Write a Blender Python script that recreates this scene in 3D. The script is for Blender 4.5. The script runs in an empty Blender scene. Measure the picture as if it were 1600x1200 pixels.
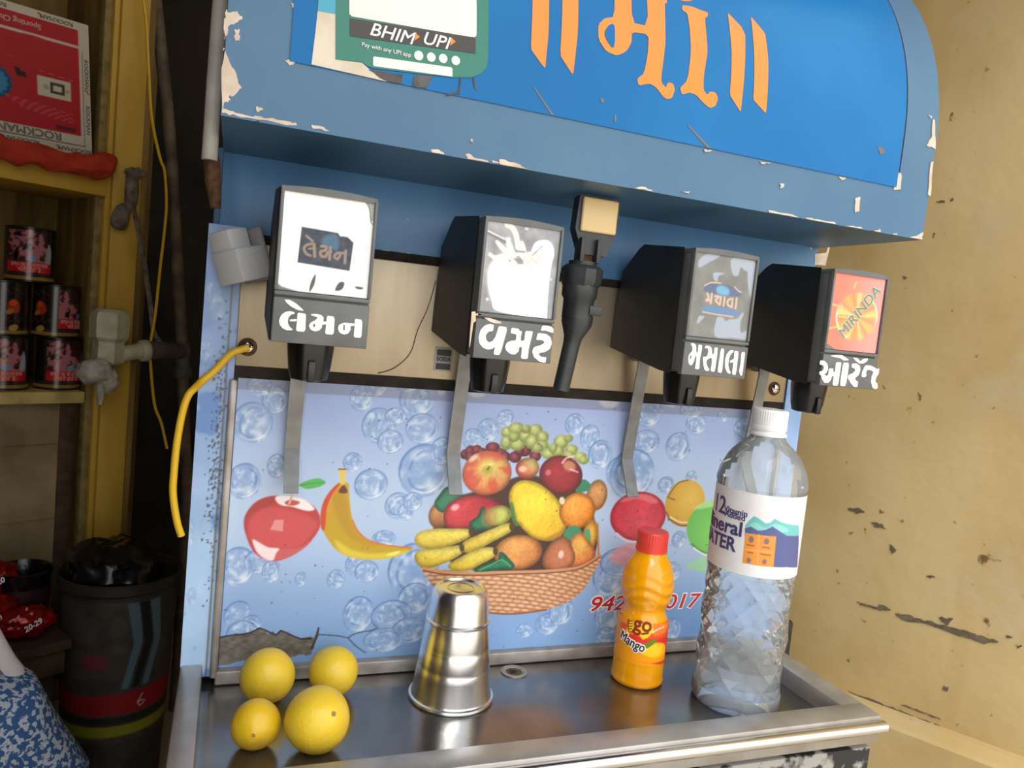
import bpy, bmesh, math, random
import numpy as np
from mathutils import Vector, Matrix
from mathutils.geometry import tessellate_polygon
C = bpy.context.scene
COL = C.collection
PI = math.pi
# ------------------------------------------------------------ camera, sky, light, exposure
cam_d = bpy.data.cameras.new('camera'); cam = bpy.data.objects.new('camera', cam_d); COL.objects.link(cam)
cam_d.sensor_width = 36.0; cam_d.lens = 36.0*1172.5/1600; cam_d.clip_start = .01
CAMLOC = (-.0080, -.6600, .0700)
cam.matrix_world = Matrix(((.9331, -.0637, -.3538, CAMLOC[0]), (-.3456, .1123, -.9316, CAMLOC[1]), (.0991, .9916, .0828, CAMLOC[2]), (0, 0, 0, 1)))
C.camera = cam
W = bpy.data.worlds.new('sky'); C.world = W; W.use_nodes = True
wn = W.node_tree.nodes; wl = W.node_tree.links
bg = wn['Background']
tc = wn.new('ShaderNodeTexCoord'); sx = wn.new('ShaderNodeSeparateXYZ'); rp = wn.new('ShaderNodeValToRGB')
wl.new(tc.outputs['Generated'], sx.inputs[0]); wl.new(sx.outputs['Z'], rp.inputs[0]); wl.new(rp.outputs[0], bg.inputs[0])
rp.color_ramp.elements[0].position = 0.0; rp.color_ramp.elements[0].color = (1.0, .95, .88, 1)
rp.color_ramp.elements[1].position = .7; rp.color_ramp.elements[1].color = (.86, .94, 1.0, 1)
bg.inputs[1].default_value = 2.6
sun_d = bpy.data.lights.new('sun', 'SUN'); sun_d.energy = 2.5; sun_d.angle = math.radians(40); sun_d.color = (1, .95, .86)
sun = bpy.data.objects.new('sun', sun_d); COL.objects.link(sun)
sun.rotation_euler = Vector((.15, .40, -.90)).to_track_quat('-Z', 'Y').to_euler()
vs = C.view_settings; vs.view_transform = 'Standard'; vs.look = 'None'; vs.exposure = 0.0; vs.gamma = 1.0; vs.use_curve_mapping = False

# ------------------------------------------------------------ building axes (shop front along U, side wall along V)
UX, UY = .86195, .50699
DV, DU = .75183, .86196
def K(u, dv, z): return Vector((UX*u - UY*(DV+dv), UY*u + UX*(DV+dv), z))
ZT = -.2628          # tray floor
ZG = -.75            # ground

# ------------------------------------------------------------ materials
def lin(c):
    return tuple((x/255/12.92 if x/255 <= .04045 else ((x/255+.055)/1.055)**2.4) for x in c[:3])
def newmat(name):
    m = bpy.data.materials.new(name); m.use_nodes = True
    return m, m.node_tree.nodes, m.node_tree.links, m.node_tree.nodes['Principled BSDF']
def mat(name, c, rough=.5, metal=0., c2=None, scale=30., bump=0., bscale=None, amt=(.35, .65), spec=.5, coat=0., stretch=None, detail=4.):
    m, n, l, b = newmat(name)
    b.inputs['Base Color'].default_value = (*lin(c), 1)
    b.inputs['Roughness'].default_value = rough; b.inputs['Metallic'].default_value = metal
    b.inputs['Specular IOR Level'].default_value = spec; b.inputs['Coat Weight'].default_value = coat
    tcn = n.new('ShaderNodeTexCoord'); src = tcn.outputs['Object']
    if stretch:
        mp = n.new('ShaderNodeMapping'); mp.inputs['Scale'].default_value = stretch; l.new(src, mp.inputs[0]); src = mp.outputs[0]
    if c2:
        t = n.new('ShaderNodeTexNoise'); t.inputs['Scale'].default_value = scale; t.inputs['Detail'].default_value = detail
        r = n.new('ShaderNodeValToRGB'); r.color_ramp.elements[0].position = amt[0]; r.color_ramp.elements[1].position = amt[1]
        r.color_ramp.elements[0].color = (*lin(c), 1); r.color_ramp.elements[1].color = (*lin(c2), 1)
        l.new(src, t.inputs['Vector']); l.new(t.outputs[0], r.inputs[0]); l.new(r.outputs[0], b.inputs['Base Color'])
    if bump:
        t = n.new('ShaderNodeTexNoise'); t.inputs['Scale'].default_value = bscale or scale*3; t.inputs['Detail'].default_value = 5
        bp = n.new('ShaderNodeBump'); bp.inputs['Strength'].default_value = bump; bp.inputs['Distance'].default_value = .002
        l.new(src, t.inputs['Vector']); l.new(t.outputs[0], bp.inputs['Height']); l.new(bp.outputs[0], b.inputs['Normal'])
    return m
def printmat(name, rough=.4, spec=.5, metal=0., coat=0.):
    m, n, l, b = newmat(name)
    a = n.new('ShaderNodeVertexColor'); a.layer_name = 'Col'
    l.new(a.outputs[0], b.inputs['Base Color'])
    b.inputs['Roughness'].default_value = rough; b.inputs['Specular IOR Level'].default_value = spec; b.inputs['Metallic'].default_value = metal
    b.inputs['Coat Weight'].default_value = coat
    return m
def wallmat():
    m, n, l, b = newmat('stained_cream_plaster'); b.inputs['Roughness'].default_value = .75; b.inputs['Specular IOR Level'].default_value = .25
    tcn = n.new('ShaderNodeTexCoord')
    def noise(scale, det, st=(1, 1, 1)):
        mp = n.new('ShaderNodeMapping'); mp.inputs['Scale'].default_value = st; l.new(tcn.outputs['Object'], mp.inputs[0])
        t = n.new('ShaderNodeTexNoise'); t.inputs['Scale'].default_value = scale; t.inputs['Detail'].default_value = det; l.new(mp.outputs[0], t.inputs['Vector']); return t.outputs[0]
    def ramp(src, p0, p1):
        r = n.new('ShaderNodeMapRange'); r.inputs[1].default_value = p0; r.inputs[2].default_value = p1; l.new(src, r.inputs[0]); return r.outputs[0]
    def mix(fac, a, c):
        x = n.new('ShaderNodeMixRGB'); l.new(fac, x.inputs[0])
        if isinstance(a, tuple): x.inputs[1].default_value = (*lin(a), 1)
        else: l.new(a, x.inputs[1])
        x.inputs[2].default_value = (*lin(c), 1); return x.outputs[0]
    c = mix(ramp(noise(3.2, 5), .35, .68), (196, 171, 124), (172, 143, 90))
    c = mix(ramp(noise(7, 6), .55, .75), c, (186, 168, 134))
    c = mix(ramp(noise(9, 4, (1, 1, .12)), .6, .78), c, (172, 140, 88))
    c = mix(ramp(noise(60, 3), .70, .76), c, (120, 92, 52))
    c = mix(ramp(noise(26, 6), .69, .73), c, (108, 84, 50))
    l.new(c, b.inputs['Base Color'])
    bp = n.new('ShaderNodeBump'); bp.inputs['Strength'].default_value = .25; bp.inputs['Distance'].default_value = .004
    l.new(noise(45, 6), bp.inputs['Height']); l.new(bp.outputs[0], b.inputs['Normal'])
    return m
def petmat(name, rough=.05, ior=1.06, refr=.5, white=.06, fior=1.55):
    m, n, l, b = newmat(name); out = [x for x in n if x.type == 'OUTPUT_MATERIAL'][0]; n.remove(b)
    tr = n.new('ShaderNodeBsdfTransparent'); tr.inputs[0].default_value = (.93, .95, .96, 1)
    rf = n.new('ShaderNodeBsdfRefraction'); rf.inputs['IOR'].default_value = ior; rf.inputs['Roughness'].default_value = .02; rf.inputs[0].default_value = (.95, .97, .98, 1)
    gl = n.new('ShaderNodeBsdfGlossy'); gl.inputs['Roughness'].default_value = rough
    df = n.new('ShaderNodeBsdfDiffuse'); df.inputs[0].default_value = (.8, .83, .86, 1)
    fr = n.new('ShaderNodeFresnel'); fr.inputs[0].default_value = fior
    m1 = n.new('ShaderNodeMixShader'); m1.inputs[0].default_value = refr; l.new(tr.outputs[0], m1.inputs[1]); l.new(rf.outputs[0], m1.inputs[2])
    m2 = n.new('ShaderNodeMixShader'); m2.inputs[0].default_value = white; l.new(m1.outputs[0], m2.inputs[1]); l.new(df.outputs[0], m2.inputs[2])
    m3 = n.new('ShaderNodeMixShader'); l.new(fr.outputs[0], m3.inputs[0]); l.new(m2.outputs[0], m3.inputs[1]); l.new(gl.outputs[0], m3.inputs[2])
    l.new(m3.outputs[0], out.inputs[0]); return m

M = {}
M['wall'] = wallmat()
M['dark_wall'] = mat('dark_brown_wall', (52, 44, 36), .9, c2=(32, 27, 22), scale=6)  # dark brown puts the unlit shop interior into the wall colour
M['added_ceil'] = mat('added_roof_sheet', (150, 146, 138), .8, c2=(130, 126, 118), scale=5)  # for the unseen roof added against top light
M['ground'] = mat('dusty_concrete', (186, 174, 156), .9, c2=(170, 158, 140), scale=4)
M['shopfloor'] = mat('dirty_floor', (38, 33, 28), .9, c2=(24, 21, 18), scale=8)
M['blue'] = mat('painted_blue_sheet', (84, 120, 150), .42, c2=(76, 113, 147), scale=9, bump=.04, bscale=120, spec=.3)
M['blue_dark'] = mat('painted_blue_fascia', (92, 142, 190), .4, c2=(80, 130, 180), scale=8, bump=.04, bscale=120)
M['cream'] = mat('bare_primer', (222, 206, 190), .7, c2=(198, 178, 158), scale=60)
M['vinyl'] = mat('blue_vinyl', (6, 106, 172), .3, c2=(22, 122, 186), scale=5, amt=(.45, .75), spec=.22)
M['orange'] = mat('orange_vinyl', (250, 136, 26), .25)
M['strip'] = mat('brushed_stainless', (178, 164, 142), .42, .85, c2=(168, 153, 131), scale=9, stretch=(5, 1, .8), bump=.05, bscale=200)
M['steel'] = mat('worn_stainless_tray', (150, 147, 143), .2, .92, c2=(120, 116, 112), scale=14, bump=.05, bscale=160, amt=(.4, .72))
M['rim'] = mat('stainless_rim', (186, 182, 178), .38, .65, c2=(160, 155, 150), scale=25)
M['trim'] = mat('aluminium_trim', (176, 170, 166), .4, .5, c2=(140, 131, 124), scale=40)
M['bright'] = mat('polished_steel', (214, 212, 210), .14, 1.)
M['cup'] = mat('tumbler_steel', (244, 244, 246), .24, 1., bump=.03, bscale=300, stretch=(1, 1, 8))
M['lever'] = mat('grey_lever_steel', (140, 140, 140), .42, .4, c2=(122, 122, 122), scale=60)
M['black'] = mat('black_plastic', (27, 28, 27), .5, c2=(36, 36, 34), scale=30, bump=.05, bscale=500)
M['black_g'] = mat('black_gloss_plastic', (20, 21, 22), .3)
M['cover'] = mat('faded_grey_plastic', (104, 106, 107), .5, c2=(92, 93, 93), scale=40, bump=.04, bscale=500)
M['gun'] = mat('dark_grey_plastic', (50, 54, 56), .42, c2=(40, 43, 44), scale=60)
M['pad'] = mat('cream_button', (226, 196, 142), .4)
M['white'] = mat('white_paint', (245, 243, 236), .5)
M['peach'] = mat('peach_paint', (226, 208, 194), .6, c2=(208, 182, 160), scale=120)
M['whitep'] = mat('grey_white_plastic', (206, 206, 210), .5)
M['greyp'] = mat('grey_plastic', (150, 150, 152), .5)
M['rust'] = mat('rust', (96, 62, 36), .85, c2=(60, 38, 24), scale=200)
M['gap'] = mat('grimy_gap', (44, 34, 26), .9, c2=(24, 18, 14), scale=80)
M['frontpanel'] = mat('peeling_black_panel', (30, 31, 33), .6, c2=(150, 148, 142), scale=20, amt=(.50, .53), detail=6, bump=.2)
M['yellow_wire'] = mat('yellow_wire', (222, 178, 26), .4)
M['yellow_wood'] = mat('yellow_painted_wood', (206, 166, 66), .6, c2=(186, 146, 50), scale=18, bump=.1, stretch=(1, 1, .25))
M['yellow_pale'] = mat('pale_yellow_board', (206, 184, 116), .65, c2=(160, 138, 78), scale=22, bump=.1)
M['groove'] = mat('dull_post_edge', (150, 128, 74), .8, c2=(116, 96, 54), scale=60)  # duller, darker yellow than the post face
M['backwood'] = mat('brown_back_panel', (138, 110, 52), .7, c2=(96, 73, 34), scale=14, stretch=(3, 3, .3))
M['lowpanel'] = mat('stained_beige_panel', (164, 142, 108), .8, c2=(120, 101, 74), scale=9, detail=7)
M['brown'] = mat('brown_board', (84, 60, 38), .7, c2=(58, 40, 26), scale=18, stretch=(.3, 3, 3))
M['cloth_red'] = mat('orange_red_cloth', (190, 56, 28), .9, c2=(160, 40, 22), scale=40, bump=.3, bscale=600)
M['pvc'] = mat('white_pvc', (196, 192, 168), .45, c2=(170, 164, 134), scale=50)
M['pipe'] = mat('dirty_conduit', (112, 96, 76), .7, c2=(70, 58, 46), scale=30)
M['pipegrey'] = mat('grey_conduit', (96, 92, 84), .7, c2=(62, 56, 50), scale=40)
M['rag'] = mat('grey_rag', (128, 116, 104), .95, c2=(84, 72, 62), scale=70, bump=.5, bscale=400)
M['polybag'] = mat('white_polythene', (190, 184, 172), .4, c2=(150, 142, 128), scale=60)
M['bag'] = mat('black_polythene', (12, 12, 14), .25, bump=.6, bscale=60)
M['bucket'] = mat('dark_bucket', (50, 44, 38), .6, c2=(34, 30, 26), scale=30)
M['foil'] = mat('red_foil', (170, 18, 24), .22, .35, c2=(110, 8, 14), scale=50, bump=.7, bscale=70)
M['speckle'] = mat('blue_white_speckled_cloth', (58, 96, 150), .85, c2=(196, 202, 212), scale=150, amt=(.50, .54), detail=3)
M['strap'] = mat('white_strap', (222, 214, 212), .8)
M['tin'] = mat('black_tin', (22, 18, 16), .3)
M['gold'] = mat('gold_band', (150, 112, 50), .3, .5)
M['lime'] = mat('yellow_lime_skin', (228, 192, 48), .38, c2=(208, 166, 40), scale=22, bump=.22, bscale=260, amt=(.45, .8))
M['lime2'] = mat('yellow_lime_skin_browned', (220, 178, 30), .4, c2=(170, 116, 44), scale=16, bump=.22, bscale=260, amt=(.5, .72))
M['scar'] = mat('lime_scar', (150, 122, 70), .7)
M['juice'] = mat('mango_juice_bottle', (240, 162, 4), .16, c2=(234, 152, 4), scale=10, coat=.3)
M['cap_red'] = mat('red_cap', (222, 62, 54), .35)
M['capw'] = mat('clear_white_cap', (232, 232, 234), .25)
M['pet'] = petmat('clear_pet', refr=0., white=.26, fior=1.25)
M['pet_rib'] = petmat('clear_pet_facets', ior=1.22, refr=.7, white=.17, rough=.05, fior=1.5)
M['print'] = printmat('printed_panel', .32, .5)
M['label'] = printmat('printed_label', .4, .4)
M['foilprint'] = printmat('foil_print', .25, .5, .0, .25)
M['winprint'] = printmat('window_print', .45, .25)
M['card'] = printmat('printed_card', .55, .3)
M['ink_navy'] = mat('navy_ink', (64, 62, 112), .5)
M['ink_red'] = mat('red_ink', (196, 34, 40), .4)
M['ink_white'] = mat('white_ink', (244, 242, 240), .45)
M['ink_green'] = mat('green_ink', (96, 132, 118), .45)
M['ink_dark'] = mat('dark_ink', (40, 34, 34), .5)
M['ink_brown'] = mat('brown_red_ink', (140, 40, 20), .5)
M['ink_grey'] = mat('grey_ink', (110, 104, 102), .5)
M['ink_pink'] = mat('pale_pink_ink', (206, 140, 134), .5)
M['stk_green'] = mat('green_sticker', (44, 122, 106), .4)
M['stk_white'] = mat('white_sticker', (240, 234, 230), .4)
M['stk_dark'] = mat('dark_sticker_band', (58, 52, 52), .4)
M['stk_teal'] = mat('teal_sticker', (66, 164, 196), .4)
M['stk_cream'] = mat('old_sticker_backing', (228, 216, 198), .7, c2=(210, 196, 176), scale=40)
M['clearstk'] = mat('clear_sticker', (170, 168, 164), .2)

# ------------------------------------------------------------ mesh helpers
def link(o, parent=None):
    COL.objects.link(o)
    if parent is not None: o.parent = parent
    return o
def org(parent):
    v = Vector((0, 0, 0)); p = parent
    while p is not None: v = v + p.location; p = p.parent
    return v
def thing(name, label, cat, loc=(0, 0, 0), group=None):
    o = bpy.data.objects.new(name, None); o.location = loc; o.empty_display_size = .02; COL.objects.link(o)
    o['label'] = label; o['category'] = cat
    if group: o['group'] = group
    return o
class MB:
    def __init__(s): s.v = []; s.f = []; s.m = []
    def add(s, vs, fs, mi=0):
        k = len(s.v); s.v += [tuple(p) for p in vs]; s.f += [tuple(i+k for i in f) for f in fs]; s.m += [mi]*len(fs); return s
    def box(s, c, d, b=0., rot=None, seg=2, mi=0, mp=None):
        bm = bmesh.new(); bmesh.ops.create_cube(bm, size=1)
        for q in bm.verts: q.co = Vector((q.co.x*d[0], q.co.y*d[1], q.co.z*d[2]))
        if b: bmesh.ops.bevel(bm, geom=bm.edges[:], offset=b, segments=seg, affect='EDGES', profile=.5)
        R = rot if rot is not None else Matrix.Identity(3); c = Vector(c)
        vs = [R @ q.co + c for q in bm.verts]
        if mp: vs = [mp(p) for p in vs]
        bm.verts.index_update(); s.add(vs, [[q.index for q in f.verts] for f in bm.faces], mi); bm.free(); return s
    def lathe(s, prof, n=32, c=(0, 0, 0), fn=None, mi=0, axis=None, cap=True):
        R = Vector((0, 0, 1)).rotation_difference(Vector(axis)).to_matrix() if axis is not None else None
        vs = []; c = Vector(c)
        for r, z in prof:
            for i in range(n):
                t = 2*PI*i/n; rr = r*(fn(t, z) if fn else 1)
                p = Vector((rr*math.cos(t), rr*math.sin(t), z)); vs.append((R @ p if R else p)+c)
        fs = []
        for j in range(len(prof)-1):
            for i in range(n): fs.append((j*n+i, j*n+(i+1) % n, (j+1)*n+(i+1) % n, (j+1)*n+i))
        if cap:
            if prof[0][0] > 1e-5: fs.append(tuple(range(n-1, -1, -1)))
            if prof[-1][0] > 1e-5: fs.append(tuple((len(prof)-1)*n+i for i in range(n)))
        return s.add(vs, fs, mi)
    def tube(s, pts, r, n=10, mi=0, flat=1.):
        pts = [Vector(p) for p in pts]; vs = []; fs = []; up = None
        for i, p in enumerate(pts):
            d = (pts[min(i+1, len(pts)-1)]-pts[max(i-1, 0)]).normalized()
            if up is None: up = d.orthogonal().normalized()
            up = (up-d*up.dot(d)).normalized(); sd = d.cross(up)
            rr = r[i] if isinstance(r, (list, tuple)) else r
            for k in range(n):
                t = 2*PI*k/n; vs.append(p+up*(rr*math.cos(t))+sd*(rr*flat*math.sin(t)))
        for i in range(len(pts)-1):
            for k in range(n): fs.append((i*n+k, i*n+(k+1) % n, (i+1)*n+(k+1) % n, (i+1)*n+k))
        fs.append(tuple(range(n-1, -1, -1))); fs.append(tuple((len(pts)-1)*n+k for k in range(n)))
        return s.add(vs, fs, mi)
    def prism(s, pts, lo, hi, mi=0):          # pts 2D; lo / hi map a 2D point to 3D (back and front)
        a = [Vector((p[0], p[1], 0)) for p in pts]
        tri = tessellate_polygon([a]); n = len(pts)
        area = sum(pts[i][0]*pts[(i+1) % n][1]-pts[(i+1) % n][0]*pts[i][1] for i in range(n))
        vs = [hi(p) for p in pts]+[lo(p) for p in pts]
        fs = [tuple(t) for t in tri]
        fs += [(i, (i+1) % n, n+(i+1) % n, n+i) for i in range(n)]
        if abs(n) < 40: fs += [tuple(n+i for i in t[::-1]) for t in tri]
        return s.add(vs, fs, mi)
    def build(s, name, mats, parent=None, label=None, smooth=40, cat=None, kind=None, group=None):
        me = bpy.data.meshes.new(name); o = org(parent) if parent is not None else Vector((0, 0, 0))
        piv = Vector((0, 0, 0))
        if parent is None and s.v:
            a = np.array(s.v); piv = Vector(((a[:, 0].min()+a[:, 0].max())/2, (a[:, 1].min()+a[:, 1].max())/2, a[:, 2].min()))
        sh = o if parent is not None else piv
        me.from_pydata([tuple(Vector(p)-sh) for p in s.v], [], s.f)
        if not isinstance(mats, (list, tuple)): mats = [mats]
        for m in mats: me.materials.append(m)
        me.polygons.foreach_set('material_index', s.m)
        bm = bmesh.new(); bm.from_mesh(me); bmesh.ops.recalc_face_normals(bm, faces=bm.faces[:]); bm.to_mesh(me); bm.free()
        if smooth:
            me.polygons.foreach_set('use_smooth', [True]*len(me.polygons)); me.set_sharp_from_angle(angle=math.radians(smooth))
        ob = bpy.data.objects.new(name, me); link(ob, parent)
        if parent is None: ob.location = piv
        if label: ob['label'] = label
        if cat: ob['category'] = cat
        if kind: ob['kind'] = kind
        if group: ob['group'] = group
        return ob
def mm(pts): return [(x/1000, y/1000) for x, y in pts]
def cr(pts, k=4, closed=True):                # Catmull-Rom
    n = len(pts); out = []
    for i in range(n if closed else n-1):
        g = lambda j: np.array(pts[j % n] if closed else pts[min(max(j, 0), n-1)], float)
        a, b, c, d = g(i-1), g(i), g(i+1), g(i+2)
        for q in range(k):
            t = q/k; out.append(tuple(.5*((2*b)+(c-a)*t+(2*a-5*b+4*c-d)*t*t+(3*b-a-3*c+d)*t**3)))
    if not closed: out.append(tuple(pts[-1]))
    return out
def chaikin(pts, a=.2, n=2):
    for _ in range(n):
        o = []
        for i in range(len(pts)):
            p, q = pts[i], pts[(i+1) % len(pts)]; o += [(p[0]+(q[0]-p[0])*a, p[1]+(q[1]-p[1])*a), (q[0]-(q[0]-p[0])*a, q[1]-(q[1]-p[1])*a)]
        pts = o
    return pts
def jag(pts, amp, k=4, seed=0):               # torn outline
    rd = random.Random(seed); out = []; n = len(pts)
    for i in range(n):
        a, b = pts[i], pts[(i+1) % n]
        for q in range(k):
            t = q/k; out.append((a[0]+(b[0]-a[0])*t+(rd.uniform(-amp, amp) if q else 0), a[1]+(b[1]-a[1])*t+(rd.uniform(-amp, amp) if q else 0)))
    return out
def decal(mb, pts, mp, t=.0003, mi=0):        # thin raised patch; mp(a, b, height) -> 3D
    return mb.prism(pts, lambda p: mp(p[0], p[1], -.0004), lambda p: mp(p[0], p[1], t), mi)
def text(name, s, size, mp, m, parent, t=.0004, bold=0., shear=0., align='CENTER', sp=1., label=None, rot=0., sx=1., at=(0, 0)):
    cu = bpy.data.curves.new(name, 'FONT'); cu.body = s; cu.size = 1.; cu.align_x = align; cu.align_y = 'CENTER'; cu.shear = shear; cu.space_character = sp
    cu.resolution_u = 3; cu.fill_mode = 'NONE'
    ob = bpy.data.objects.new(name, cu); COL.objects.link(ob)
    me = bpy.data.meshes.new_from_object(ob.evaluated_get(bpy.context.evaluated_depsgraph_get()))
    bpy.data.objects.remove(ob); bpy.data.curves.remove(cu)
    nb = {}
    for e in me.edges:
        a, b = e.vertices; nb.setdefault(a, []).append(b); nb.setdefault(b, []).append(a)
    loops = []; seen = set()
    for st in nb:                               # follow the outlines
        if st in seen: continue
        lp = [st]; seen.add(st); cur = st
        while True:
            nx = [q for q in nb[cur] if q not in seen]
            if not nx: break
            cur = nx[0]; seen.add(cur); lp.append(cur)
        if len(lp) > 2: loops.append([Vector((me.vertices[i].co.x*size*sx, me.vertices[i].co.y*size, 0)) for i in lp])
    bpy.data.meshes.remove(me)
    def ins(p, lp):
        r = False
        for i in range(len(lp)):
            a, b = lp[i-1], lp[i]
            if (a.y > p.y) != (b.y > p.y) and p.x < (b.x-a.x)*(p.y-a.y)/(b.y-a.y)+a.x: r = not r
        return r
    dep = [sum(ins(l[0], k) for k in loops if k is not l) for l in loops]
    def grow(lp, w):
        lp = [p for i, p in enumerate(lp) if (p-lp[i-1]).length > max(1e-7, abs(w)*.6)]; n = len(lp)
        if n < 3: return None
        sg = 1 if sum(lp[i-1].x*lp[i].y-lp[i].x*lp[i-1].y for i in range(n)) > 0 else -1; out = []
        for i in range(n):
            e0 = (lp[i]-lp[i-1]).normalized(); e1 = (lp[(i+1) % n]-lp[i]).normalized()
            n0 = Vector((e0.y, -e0.x, 0)); n1 = Vector((e1.y, -e1.x, 0)); b = n0+n1
            b = b/max(b.dot(n0), .45) if b.length > 1e-4 else n0
            out.append(lp[i]+b*w*sg)
        ar = sum(out[i-1].x*out[i].y-out[i].x*out[i-1].y for i in range(n))*sg
        return out if ar > 1e-8 else None
    if bold: loops = [grow(l, bold if d % 2 == 0 else -bold) for l, d in zip(loops, dep)]
    dep = [d for l, d in zip(loops, dep) if l]; loops = [l for l in loops if l]; gi = 0; t0 = t
    cs, sn = math.cos(rot), math.sin(rot); g = MB()
    T = lambda p, h: mp(at[0]+p.x*cs-p.y*sn, at[1]+p.x*sn+p.y*cs, h)
    for l, d in zip(loops, dep):
        if d % 2: continue
        gi += 1; t = t0+2e-5*(gi % 4)
        grp = [l]+[h for h, dh in zip(loops, dep) if dh == d+1 and ins(h[0], l)]
        bm = bmesh.new(); fl = [bm.verts.new(p) for lp in grp for p in lp]
        for tr in tessellate_polygon(grp):
            try: bm.faces.new([fl[i] for i in tr])
            except ValueError: pass
        for _ in range(4):                      # finer triangles, so that lettering follows round surfaces
            ed = [e for e in bm.edges if e.calc_length() > .003]
            if not ed: break
            bmesh.ops.subdivide_edges(bm, edges=ed, cuts=1); bmesh.ops.triangulate(bm, faces=bm.faces[:])
        bm.verts.index_update()
        g.add([T(v.co, t) for v in bm.verts], [[v.index for v in f.verts] for f in bm.faces]); bm.free()
        for lp in grp:
            n = len(lp); g.add([T(p, t) for p in lp]+[T(p, -.0003) for p in lp], [(i, (i+1) % n, n+(i+1) % n, n+i) for i in range(n)])
    return g.build(name, m, parent, label=label, smooth=0)

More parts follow.
